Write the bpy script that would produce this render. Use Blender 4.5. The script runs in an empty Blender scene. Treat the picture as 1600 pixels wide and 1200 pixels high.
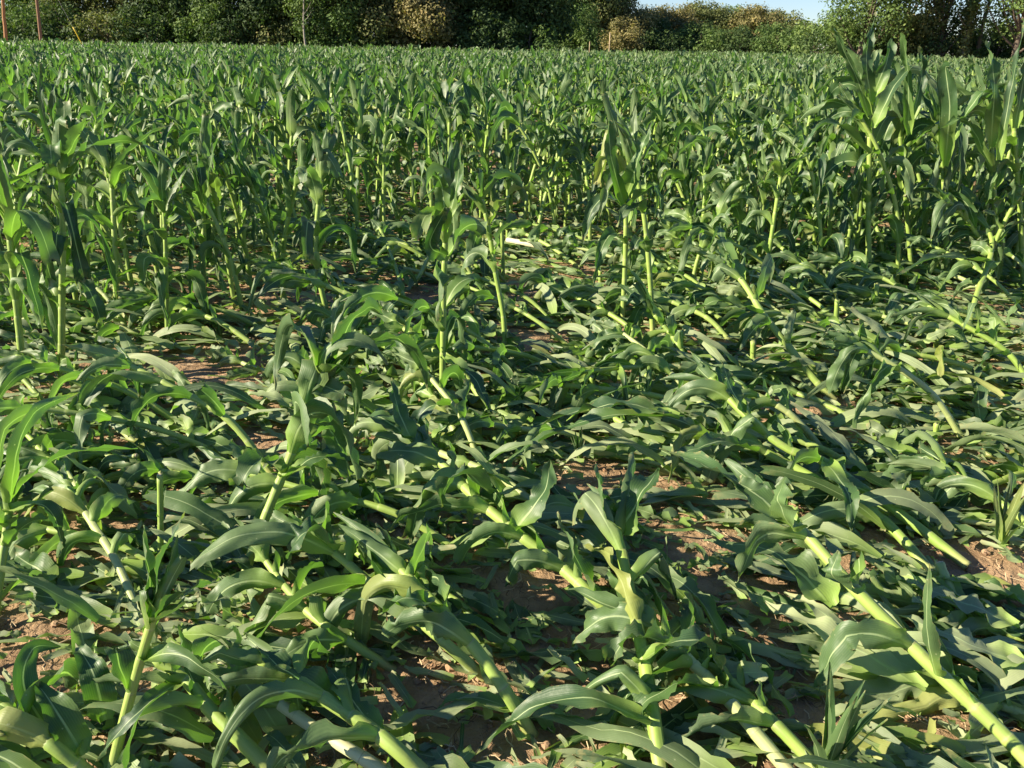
import bpy, math, random
import numpy as np
from mathutils import Vector, Matrix, Euler, Quaternion, noise as mnoise

R = math.radians
scene = bpy.context.scene
C = scene.collection

# ------------------------------------------------------------------ camera
CAM_H, FPX, PITCH, ROLL = 1.45, 1280.0, R(22.4), R(1.0)
cam_d = bpy.data.cameras.new("camera")
cam_d.sensor_width = 36.0
cam_d.lens = 36.0 * FPX / 1600.0
cam_d.clip_start, cam_d.clip_end = 0.05, 3000
cam = bpy.data.objects.new("camera", cam_d)
C.objects.link(cam)
CAM_M = (Matrix.Rotation(math.pi / 2 - PITCH, 3, 'X') @ Matrix.Rotation(ROLL, 3, 'Z'))
CAM_P = Vector((0, 0, CAM_H))
cam.matrix_world = Matrix.Translation(CAM_P) @ CAM_M.to_4x4()
scene.camera = cam

# ------------------------------------------------------------------ light
SUN_AZ, SUN_EL = R(-102), R(27)        # azimuth clockwise from +Y: from the left, a little behind
world = bpy.data.worlds.new("World")
scene.world = world
world.use_nodes = True
wn = world.node_tree
wn.nodes.clear()
wo = wn.nodes.new("ShaderNodeOutputWorld")
wb = wn.nodes.new("ShaderNodeBackground")
ws = wn.nodes.new("ShaderNodeTexSky")
ws.sky_type = 'NISHITA'
ws.sun_disc = False
ws.sun_elevation = SUN_EL
ws.sun_rotation = SUN_AZ
ws.air_density = 1.0
ws.dust_density = 0.0
ws.ozone_density = 3.0
wb.inputs[1].default_value = 0.052
wt = wn.nodes.new("ShaderNodeMix"); wt.data_type = 'RGBA'; wt.blend_type = 'MULTIPLY'; wt.inputs[0].default_value = 1.0
wt.inputs[7].default_value = (0.86, 0.96, 1.22, 1)
wn.links.new(ws.outputs[0], wt.inputs[6]); wn.links.new(wt.outputs[2], wb.inputs[0])
wn.links.new(wb.outputs[0], wo.inputs[0])
sun_d = bpy.data.lights.new("sun", 'SUN')
sun_d.energy = 5.0
sun_d.angle = R(0.5)
sun_d.color = (1.0, 0.89, 0.68)
sun = bpy.data.objects.new("sun", sun_d)
C.objects.link(sun)
sdir = Vector((math.sin(SUN_AZ) * math.cos(SUN_EL), math.cos(SUN_AZ) * math.cos(SUN_EL), math.sin(SUN_EL)))
sun.rotation_euler = sdir.to_track_quat('Z', 'Y').to_euler()
sun.location = (-20, -5, 20)
scene.view_settings.view_transform = 'Standard'
scene.view_settings.look = 'None'
scene.view_settings.gamma = 1.0
scene.view_settings.exposure = 1.36
scene.render.engine = 'CYCLES'
scene.cycles.max_bounces = 7
scene.cycles.transparent_max_bounces = 6

# ------------------------------------------------------------------ helpers
def ray(px, py):
    return (CAM_M @ Vector(((px - 800) / FPX, -(py - 600) / FPX, -1.0)))
def at(px, py, z=0.0):
    d = ray(px, py)
    t = (z - CAM_H) / d.z
    return CAM_P + d * t
def at_y(px, py, Y):
    d = ray(px, py)
    return CAM_P + d * (Y / d.y)
def to_px(p):
    q = CAM_M.transposed() @ (Vector(p) - CAM_P)
    if q.z > -0.05: return (-9999, -9999)
    return (800 + FPX * q.x / -q.z, 600 - FPX * q.y / -q.z)

def gh(x, y):
    """height of the soil"""
    f = 1.0 if y < 9 else max(0.0, 1 - (y - 9) / 6)
    return f * (0.012 * math.sin(2.1 * x + 0.7 * y) + 0.010 * math.sin(3.3 * y - 1.3 * x + 1.0)
                + 0.006 * math.sin(9.0 * x + 4.0 * y) * math.sin(7.0 * y - 2.0 * x))

def tag(o, label=None, cat=None, group=None, kind=None):
    if label: o["label"] = label
    if cat: o["category"] = cat
    if group: o["group"] = group
    if kind: o["kind"] = kind
    return o

def make_mesh(name, V, F, luv, col, mat, smooth=True):
    V = np.asarray(V, dtype=np.float32).reshape(-1, 3)
    F = np.asarray(F, dtype=np.int32).reshape(-1, 4)
    me = bpy.data.meshes.new(name)
    me.vertices.add(len(V))
    me.vertices.foreach_set("co", V.ravel())
    me.loops.add(F.size)
    me.loops.foreach_set("vertex_index", F.ravel())
    me.polygons.add(len(F))
    me.polygons.foreach_set("loop_start", np.arange(0, F.size, 4, dtype=np.int32))
    me.polygons.foreach_set("loop_total", np.full(len(F), 4, dtype=np.int32))
    me.polygons.foreach_set("use_smooth", np.full(len(F), smooth, dtype=bool))
    a = me.attributes.new("luv", 'FLOAT_VECTOR', 'POINT')
    a.data.foreach_set("vector", np.asarray(luv, dtype=np.float32).ravel())
    c = me.attributes.new("tint", 'FLOAT_COLOR', 'POINT')
    cc = np.ones((len(V), 4), dtype=np.float32)
    cc[:, :3] = np.asarray(col, dtype=np.float32).reshape(-1, 3)
    c.data.foreach_set("color", cc.ravel())
    me.update(calc_edges=True)
    if mat: me.materials.append(mat)
    return me

def obj(name, me, parent=None, loc=None):
    o = bpy.data.objects.new(name, me)
    C.objects.link(o)
    if parent: o.parent = parent
    if loc is not None: o.location = loc
    return o

class Acc:
    def __init__(s): s.V, s.F, s.L, s.K, s.n = [], [], [], [], 0
    def add(s, part, M=None, T=None, col=None):
        V, F, L, K = part
        V = np.asarray(V, dtype=np.float32)
        if M is not None: V = V @ M.T
        if T is not None: V = V + T
        K = np.array(K, dtype=np.float32)
        if col is not None: K = K + np.asarray(col, dtype=np.float32)
        s.V.append(V); s.F.append(np.asarray(F, dtype=np.int32) + s.n); s.L.append(L); s.K.append(K)
        s.n += len(V)
    def arrays(s):
        return (np.concatenate(s.V), np.concatenate(s.F), np.concatenate(s.L), np.concatenate(s.K))
    def build(s, name, mat, parent=None, loc=None, smooth=True):
        V, F, L, K = s.arrays()
        return obj(name, make_mesh(name, V, F, L, K, mat, smooth), parent, loc)

# ------------------------------------------------------------------ materials
class NT:
    def __init__(s, name):
        s.m = bpy.data.materials.new(name); s.m.use_nodes = True
        s.t = s.m.node_tree; s.t.nodes.clear()
        s.out = s.n("ShaderNodeOutputMaterial")
    def n(s, typ, **kw):
        nd = s.t.nodes.new(typ)
        for k, v in kw.items(): setattr(nd, k, v)
        return nd
    def l(s, a, b): s.t.links.new(a, b)
    def math(s, op, a, b=None, c=None, clamp=False):
        nd = s.n("ShaderNodeMath", operation=op); nd.use_clamp = clamp
        for i, v in enumerate((a, b, c)):
            if v is None: continue
            if isinstance(v, (int, float)): nd.inputs[i].default_value = v
            else: s.l(v, nd.inputs[i])
        return nd.outputs[0]
    def mix(s, f, a, b, blend='MIX'):
        nd = s.n("ShaderNodeMix", data_type='RGBA', blend_type=blend)
        for i, v in ((0, f), (6, a), (7, b)):
            if isinstance(v, (int, float)): nd.inputs[i].default_value = v
            elif isinstance(v, tuple): nd.inputs[i].default_value = (*v, 1)
            else: s.l(v, nd.inputs[i])
        return nd.outputs[2]
    def step(s, x, a, b):
        nd = s.n("ShaderNodeMapRange", interpolation_type='SMOOTHSTEP')
        s.l(x, nd.inputs[0]); nd.inputs[1].default_value = a; nd.inputs[2].default_value = b
        return nd.outputs[0]
    def noise(s, scale, vec=None, detail=3, rough=0.55):
        nd = s.n("ShaderNodeTexNoise"); nd.inputs["Scale"].default_value = scale
        nd.inputs["Detail"].default_value = detail; nd.inputs["Roughness"].default_value = rough
        if vec is not None: s.l(vec, nd.inputs["Vector"])
        return nd.outputs["Fac"]
    def attr(s, name):
        return s.n("ShaderNodeAttribute", attribute_name=name)
    def pos(s):
        return s.n("ShaderNodeNewGeometry").outputs["Position"]

def leaf_material(name, top, light, under, gloss=0.42, transl=0.26):
    t = NT(name)
    a = t.attr("luv"); sp = t.n("ShaderNodeSeparateXYZ"); t.l(a.outputs["Vector"], sp.inputs[0])
    u, v = sp.outputs[0], sp.outputs[1]
    k = t.attr("tint"); kc = t.n("ShaderNodeSeparateColor"); t.l(k.outputs["Color"], kc.inputs[0])
    rnd, pale, yel = kc.outputs[0], kc.outputs[1], kc.outputs[2]
    au = t.math('ABSOLUTE', u)
    geo = t.n("ShaderNodeNewGeometry")
    nz = t.noise(26, geo.outputs["Position"], 4)
    # long streaks along the leaf
    sv = t.n("ShaderNodeCombineXYZ")
    t.l(t.math('MULTIPLY', u, 9.0), sv.inputs[0]); t.l(t.math('MULTIPLY', v, 1.6), sv.inputs[1]); t.l(t.math('MULTIPLY', rnd, 37.0), sv.inputs[2])
    streak = t.noise(1.6, sv.outputs[0], 3, 0.6)
    col = t.mix(t.math('MULTIPLY_ADD', rnd, 0.7, t.math('MULTIPLY', streak, 0.45), clamp=True), top, light)
    fr = t.math('FRACT', t.math('MULTIPLY', rnd, 7.3))
    col = t.mix(t.math('MULTIPLY', t.step(fr, 0.5, 0.75), 0.6), col, (0.022, 0.054, 0.032))  # random share of leaves bluish dark, sky reflection put into the colour
    col = t.mix(t.math('MULTIPLY', t.math('SUBTRACT', 1.0, t.step(fr, 0.05, 0.2)), 0.6), col, (0.130, 0.212, 0.052))
    col = t.mix(t.math('MULTIPLY', t.step(nz, 0.5, 0.78), 0.25), col, (0.095, 0.15, 0.065))
    col = t.mix(geo.outputs["Backfacing"], col, t.mix(0.55, col, under))
    col = t.mix(t.math('MULTIPLY', pale, 1.0, clamp=True), col, (0.37, 0.41, 0.23))
    veins = t.math('SINE', t.math('MULTIPLY', u, 46.0))
    col = t.mix(t.math('MULTIPLY', t.step(veins, 0.0, 1.0), 0.16), col, (0.20, 0.29, 0.11))
    wid = t.math('MULTIPLY_ADD', v, -0.085, 0.115)
    rib = t.math('SUBTRACT', 1.0, t.step(t.math('DIVIDE', au, wid), 0.45, 1.0))
    rib = t.math('MULTIPLY', rib, t.math('SUBTRACT', 1.0, t.step(v, 0.75, 1.0)))
    col = t.mix(t.math('MULTIPLY', rib, 0.8), col, (0.40, 0.49, 0.25))
    base = t.math('SUBTRACT', 1.0, t.step(v, 0.02, 0.36))
    col = t.mix(t.math('MULTIPLY', base, 0.80), col, (0.26, 0.38, 0.075))
    col = t.mix(t.math('MULTIPLY', yel, 1.0, clamp=True), col, (0.33, 0.34, 0.09))
    # dry tips and frayed, browned edges
    n2 = t.noise(60, geo.outputs["Position"], 3)
    tip = t.math('MULTIPLY', t.step(v, 0.80, 1.0), t.step(n2, 0.42, 0.58))
    edg = t.math('MULTIPLY', t.step(au, 0.80, 1.0), t.step(n2, 0.52, 0.60))
    col = t.mix(t.math('MULTIPLY', t.math('ADD', t.math('MULTIPLY', tip, 0.55), t.math('MULTIPLY', edg, 0.5)), t.step(fr, 0.1, 0.6), clamp=True), col, (0.34, 0.29, 0.13))
    # tiny pale bruises
    vo = t.n("ShaderNodeTexVoronoi"); vo.inputs["Scale"].default_value = 55; t.l(geo.outputs["Position"], vo.inputs["Vector"])
    br = t.math('MULTIPLY', t.math('SUBTRACT', 1.0, t.step(vo.outputs["Distance"], 0.06, 0.13)), t.step(nz, 0.52, 0.6))
    col = t.mix(t.math('MULTIPLY', br, 0.7), col, (0.42, 0.44, 0.27))
    bs = t.n("ShaderNodeBsdfPrincipled")
    t.l(col, bs.inputs["Base Color"])
    ro = t.math('MULTIPLY_ADD', nz, 0.30, gloss - 0.12)
    t.l(t.math('MULTIPLY_ADD', pale, 0.25, ro, clamp=True), bs.inputs["Roughness"])
    bs.inputs["Specular IOR Level"].default_value = 0.45
    bump = t.n("ShaderNodeBump"); bump.inputs["Strength"].default_value = 0.35; bump.inputs["Distance"].default_value = 0.0015
    t.l(t.math('ADD', t.math('MULTIPLY', veins, 0.14), t.math('MULTIPLY_ADD', nz, 3.4, t.math('MULTIPLY', rib, 1.2))), bump.inputs["Height"])
    t.l(bump.outputs[0], bs.inputs["Normal"])
    tr = t.n("ShaderNodeBsdfTranslucent")
    t.l(t.mix(1.0, col, (1.35, 2.0, 0.6), 'MULTIPLY'), tr.inputs[0])
    ms = t.n("ShaderNodeMixShader"); ms.inputs[0].default_value = transl
    t.l(bs.outputs[0], ms.inputs[1]); t.l(tr.outputs[0], ms.inputs[2]); t.l(ms.outputs[0], t.out.inputs[0])
    return t.m

M_LEAF = leaf_material("corn_leaf", (0.022, 0.062, 0.022), (0.078, 0.148, 0.042), (0.125, 0.195, 0.080), 0.45)

def stalk_material():
    t = NT("corn_stalk")
    a = t.attr("luv"); sp = t.n("ShaderNodeSeparateXYZ"); t.l(a.outputs["Vector"], sp.inputs[0])
    th, s, q = sp.outputs   # around, metres along, fraction of internode
    k = t.attr("tint"); kc = t.n("ShaderNodeSeparateColor"); t.l(k.outputs["Color"], kc.inputs[0])
    rnd, pale, age = kc.outputs
    geo = t.pos()
    nz = t.noise(30, geo, 4)
    sv = t.n("ShaderNodeCombineXYZ"); t.l(t.math('MULTIPLY', th, 2.2), sv.inputs[0]); t.l(t.math('MULTIPLY', s, 3.0), sv.inputs[1]); t.l(rnd, sv.inputs[2])
    st = t.noise(3.0, sv.outputs[0], 2)
    col = t.mix(t.step(st, 0.3, 0.7), (0.190, 0.300, 0.048), (0.300, 0.415, 0.078))
    col = t.mix(t.math('MULTIPLY', rnd, 0.5), col, (0.33, 0.41, 0.12))
    low = t.math('SUBTRACT', 1.0, t.step(s, 0.0, 0.10))
    col = t.mix(t.math('MULTIPLY', low, 0.6), col, (0.42, 0.36, 0.17))
    nd = t.math('SUBTRACT', 1.0, t.step(q, 0.0, 0.10))
    col = t.mix(t.math('MULTIPLY', nd, 0.35), col, (0.48, 0.52, 0.26))
    col = t.mix(pale, col, (0.60, 0.56, 0.36))
    scar = t.math('MULTIPLY', t.math('SUBTRACT', 1.0, t.step(q, 0.0, 0.035)), 0.6)
    col = t.mix(scar, col, (0.20, 0.16, 0.07))
    col = t.mix(t.math('MULTIPLY', t.step(t.noise(7.0, geo, 4), 0.52, 0.72), 0.35), col, (0.14, 0.20, 0.06))
    sp2 = t.step(nz, 0.60, 0.70)
    col = t.mix(t.math('MULTIPLY', sp2, 0.35), col, (0.20, 0.17, 0.07))
    bs = t.n("ShaderNodeBsdfPrincipled"); t.l(col, bs.inputs["Base Color"])
    bs.inputs["Roughness"].default_value = 0.55
    bs.inputs["Subsurface Weight"].default_value = 0.0
    b = t.n("ShaderNodeBump"); b.inputs["Strength"].default_value = 0.25; b.inputs["Distance"].default_value = 0.002
    t.l(t.math('ADD', t.math('MULTIPLY', nz, 1.6), t.math('MULTIPLY', t.math('SINE', t.math('MULTIPLY', th, 70.0)), 0.10)), b.inputs["Height"])
    t.l(b.outputs[0], bs.inputs["Normal"]); t.l(bs.outputs[0], t.out.inputs[0])
    return t.m
M_STALK = stalk_material()

def pith_material():
    t = NT("broken_pith")
    nz = t.noise(90, t.pos(), 3)
    bs = t.n("ShaderNodeBsdfPrincipled"); t.l(t.mix(nz, (0.35, 0.25, 0.12), (0.75, 0.68, 0.45)), bs.inputs["Base Color"])
    bs.inputs["Roughness"].default_value = 0.9; t.l(bs.outputs[0], t.out.inputs[0]); return t.m
M_PITH = pith_material()

def soil_material():
    t = NT("soil")
    p = t.pos()
    n1 = t.noise(1.3, p, 4); n2 = t.noise(14, p, 6, 0.65); n3 = t.noise(75, p, 5, 0.7)
    col = t.mix(t.step(n2, 0.3, 0.72), (0.230, 0.146, 0.084), (0.46, 0.310, 0.182))
    col = t.mix(t.math('MULTIPLY', t.step(n1, 0.4, 0.7), 0.45), col, (0.45, 0.295, 0.175))
    col = t.mix(t.math('MULTIPLY', t.step(n3, 0.58, 0.75), 0.45), col, (0.50, 0.38, 0.24))
    col = t.mix(t.math('MULTIPLY', t.math('SUBTRACT', 1.0, t.step(n3, 0.28, 0.42)), 0.55), col, (0.085, 0.05, 0.032))
    sy = t.n("ShaderNodeSeparateXYZ"); t.l(p, sy.inputs[0])
    far = t.step(t.math('ADD', sy.outputs[1], t.math('MULTIPLY', n1, 3.0)), 84.0, 90.0)     # grassy margin of the field
    col = t.mix(far, col, t.mix(n2, (0.035, 0.06, 0.02), (0.08, 0.12, 0.035)))
    bs = t.n("ShaderNodeBsdfPrincipled"); t.l(col, bs.inputs["Base Color"]); bs.inputs["Roughness"].default_value = 0.95
    bs.inputs["Specular IOR Level"].default_value = 0.15
    vo = t.n("ShaderNodeTexVoronoi"); vo.inputs["Scale"].default_value = 38; t.l(p, vo.inputs["Vector"])
    b = t.n("ShaderNodeBump"); b.inputs["Strength"].default_value = 0.9; b.inputs["Distance"].default_value = 0.02
    h = t.math('ADD', t.math('MULTIPLY', n2, 1.2), t.math('ADD', t.math('MULTIPLY', n3, 0.55), t.math('MULTIPLY', vo.outputs["Distance"], -0.35)))
    t.l(h, b.inputs["Height"]); t.l(b.outputs[0], bs.inputs["Normal"]); t.l(bs.outputs[0], t.out.inputs[0]); return t.m
M_SOIL = soil_material()

def tinted_material(name, c0, c1, c2, rough=0.85, transl=0.0, nscale=8, spec=0.3):
    t = NT(name)
    k = t.attr("tint"); kc = t.n("ShaderNodeSeparateColor"); t.l(k.outputs["Color"], kc.inputs[0])
    nz = t.noise(nscale, t.pos(), 3)
    col = t.mix(kc.outputs[0], c0, c1)
    col = t.mix(kc.outputs[1], col, c2)
    col = t.mix(t.math('MULTIPLY', t.step(nz, 0.35, 0.7), 0.35), col, t.mix(1.0, col, (0.6, 0.6, 0.55), 'MULTIPLY'))
    bs = t.n("ShaderNodeBsdfPrincipled"); t.l(col, bs.inputs["Base Color"]); bs.inputs["Roughness"].default_value = rough
    bs.inputs["Specular IOR Level"].default_value = spec
    if transl:
        tr = t.n("ShaderNodeBsdfTranslucent"); t.l(t.mix(1.0, col, (1.5, 1.7, 0.7), 'MULTIPLY'), tr.inputs[0])
        ms = t.n("ShaderNodeMixShader"); ms.inputs[0].default_value = transl
        t.l(bs.outputs[0], ms.inputs[1]); t.l(tr.outputs[0], ms.inputs[2]); t.l(ms.outputs[0], t.out.inputs[0])
    else:
        t.l(bs.outputs[0], t.out.inputs[0])
    return t.m
M_STRAW = tinted_material("straw", (0.30, 0.19, 0.10), (0.62, 0.48, 0.30), (0.16, 0.10, 0.06), 0.8, 0, 40)
M_CLOD = tinted_material("clod", (0.20, 0.115, 0.066), (0.38, 0.235, 0.14), (0.5, 0.38, 0.26), 0.95, 0, 60, 0.1)
M_BARK = tinted_material("bark", (0.10, 0.075, 0.055), (0.19, 0.15, 0.12), (0.42, 0.38, 0.32), 0.9, 0, 6)
M_POLE = tinted_material("pole_wood", (0.36, 0.17, 0.075), (0.42, 0.22, 0.10), (0.20, 0.12, 0.08), 0.8, 0, 5)
M_YEL = tinted_material("yellow_plastic", (0.75, 0.52, 0.03), (0.8, 0.6, 0.05), (0.5, 0.4, 0.1), 0.45, 0, 9)
M_CER = tinted_material("ceramic", (0.35, 0.33, 0.30), (0.4, 0.38, 0.35), (0.3, 0.2, 0.15), 0.3, 0, 9)

# ------------------------------------------------------------------ a leaf as arrays
def leaf(rg, P, T, N, L, W, r0, droop, nseg=24, nc=8, ca_end=0.5, twist=0.0, kink=None, rag=0.3,
         ruffle=0.3, cut=1.0, ground=True, pale=0.0, yel=0.0, origin=Vector((0, 0, 0)), ca0=2.1, stiff=0.12, lay=0.0, path=None):
    """P world start on stem surface axis, T direction, N adaxial normal. Returns arrays relative to origin."""
    T = T.normalized(); N = (N - T * N.dot(T)).normalized()
    ds = L / nseg
    rnd = rg.random()
    V, LU, K = [], [], []
    p = P.copy()
    crum = 0.0 if nseg < 12 else rg.uniform(.10, .42)
    if path: crum = .2
    f1, f2 = rg.uniform(1.4, 4.2), rg.uniform(1.4, 4.2)
    g1, g2 = rg.uniform(7, 13), rg.uniform(0.1, 0.4)
    p1, p2 = rg.uniform(0, 6.28), rg.uniform(0, 6.28)
    us = [-1 + 2 * i / nc for i in range(nc + 1)]
    drift = Vector((rg.gauss(0, 1), rg.gauss(0, 1), 0)) * 0.5
    tear = [1.0] * 2
    ny = nseg + 1
    zoff = rg.uniform(0.004, 0.012) + lay
    for i in range(ny):
        v = i / nseg
        vv = v * cut
        # width
        base = min(1.0, v / 0.13); base = base * base * (3 - 2 * base)
        tap = max(0.0, 1 - vv ** 2.3) ** 0.85
        w = (r0 * 2.1) * (1 - base) + W * base
        w = max(w * tap, 0.0012)
        ca = ca0 * (1 - base) + ca_end * base * (1 + 0.35 * math.sin(7 * v + p1))
        if rg.random() < rag * 0.55:
            tear = [1 - rg.random() ** 2 * 0.6 * (1 if rg.random() < 0.4 else 0.1), 1 - rg.random() ** 2 * 0.6 * (1 if rg.random() < 0.4 else 0.1)]
        else:
            tear = [tear[0] * 0.62 + 0.38, tear[1] * 0.62 + 0.38]
        if path:
            p = path[i]
            T2 = (path[min(i + 1, nseg)] - path[max(i - 1, 0)]).normalized()
            ax = T.cross(T2)
            if ax.length > 1e-6: N = Quaternion(ax.normalized(), T.angle(T2)) @ N
            T = T2
            if twist: N = Quaternion(T, twist * ds) @ N
            N = (N - T * N.dot(T)).normalized()
        B = T.cross(N)
        for u in us:
            au = abs(u)
            sd = 0 if u < 0 else 1
            tw = (tear[sd] if v > 0.12 else 1.0)
            uu = u * tw
            R_ = w / ca
            sx = R_ * math.sin(uu * ca); nz = R_ * (1 - math.cos(uu * ca))
            amp = ruffle * W * (au ** 1.6) * min(1.0, v * 5) * (tap ** 0.5)
            nz += amp * (math.sin(6.283 * (f1 if sd else f2) * v + (p1 if sd else p2)) + g2 * math.sin(6.283 * g1 * v + p2 - sd))
            if crum: nz += crum * W * min(1, v * 6) * mnoise.noise((u * 1.3 + rnd * 50, v * L * 17, rnd * 9)) 
            q = p + B * sx + N * nz
            if i >= nseg - 1 and cut < 0.95: q = q - T * (w * 1.3 * rg.random() * (1 if i == nseg else .3))
            if ground:
                g = gh(q.x, q.y) + zoff * (0.6 + 0.4 * math.sin(11 * v + 3 * u + p1))
                if q.z < g: q.z = g + 0.12 * min(0.03, g - q.z)
            V.append((q.x - origin.x, q.y - origin.y, q.z - origin.z))
            LU.append((u, v, 0.0)); K.append((rnd, pale, yel))
        if path: continue
        # advance
        dr = droop * ds * (0.25 + min(1.0, v / 0.35)) 
        h = math.sqrt(max(0.0, 1 - T.z * T.z))
        T2 = T + Vector((0, 0, -1)) * dr * (0.35 + h) + drift * ds * 0.8
        if kink and kink[0] <= v < kink[0] + 1.0 / nseg:
            T2 = T2 + Vector((0, 0, -1)) * kink[1]
        if ground:
            g = gh(p.x, p.y) + zoff + 0.01
            if p.z < g + 0.02 and T2.z < 0:
                T2.z *= 0.15
        if T2.length < 1e-4: T2 = T
        T2.normalize()
        ax = T.cross(T2)
        if ax.length > 1e-6:
            qn = Quaternion(ax.normalized(), T.angle(T2)); N = qn @ N
        T = T2
        if twist: N = Quaternion(T, twist * ds) @ N
        N = (N - T * N.dot(T)).normalized()
        p = p + T * ds
    F = []
    m = nc + 1
    for i in range(nseg):
        for j in range(nc):
            a = i * m + j
            F.append((a, a + 1, a + m + 1, a + m))
    return (np.array(V, dtype=np.float32), np.array(F, dtype=np.int32), np.array(LU, dtype=np.float32), np.array(K, dtype=np.float32))

def spline(pts, n):
    """Catmull-Rom resample"""
    P = [pts[0] * 2 - pts[1]] + list(pts) + [pts[-1] * 2 - pts[-2]]
    out = []
    segs = len(pts) - 1
    for i in range(n + 1):
        t = i / n * segs
        k = min(int(t), segs - 1); f = t - k
        a, b, c, d = P[k:k + 4]
        out.append(0.5 * ((2 * b) + (c - a) * f + (2 * a - 5 * b + 4 * c - d) * f * f + (3 * b - a - 3 * c + d) * f ** 3))
    return out

def tube(pts, rad, sides=10, luv=None, col=(0, 0, 0), cap=True, N0=None):
    V, L, K, F = [], [], [], []
    n = len(pts)
    T = (pts[1] - pts[0]).normalized()
    N = T.orthogonal().normalized()
    for i in range(n):
        T2 = (pts[min(i + 1, n - 1)] - pts[max(i - 1, 0)])
        if T2.length < 1e-7: T2 = T
        T2.normalize()
        ax = T.cross(T2)
        if ax.length > 1e-6: N = Quaternion(ax.normalized(), T.angle(T2)) @ N
        T = T2
        B = T.cross(N)
        for j in range(sides + 1):
            a = 6.28318 * j / sides
            q = pts[i] + (N * math.cos(a) + B * math.sin(a)) * rad[i]
            V.append(q[:])
            L.append((j / sides, luv[i][0], luv[i][1]) if luv else (j / sides, i / n, 0))
            K.append(col)
    m = sides + 1
    for i in range(n - 1):
        for j in range(sides):
            a = i * m + j
            F.append((a, a + 1, a + m + 1, a + m))
    if cap:
        for ring in (0, n - 1):
            c = len(V); V.append(pts[ring][:]); L.append((0, 0, 0)); K.append(col)
            for j in range(0, sides - 1, 2):
                a = ring * m + j
                F.append((c, a + 2, a + 1, a) if ring == 0 else (c, a, a + 1, a + 2))
    return (np.array(V, dtype=np.float32), np.array(F, dtype=np.int32), np.array(L, dtype=np.float32), np.array(K, dtype=np.float32))

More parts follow.
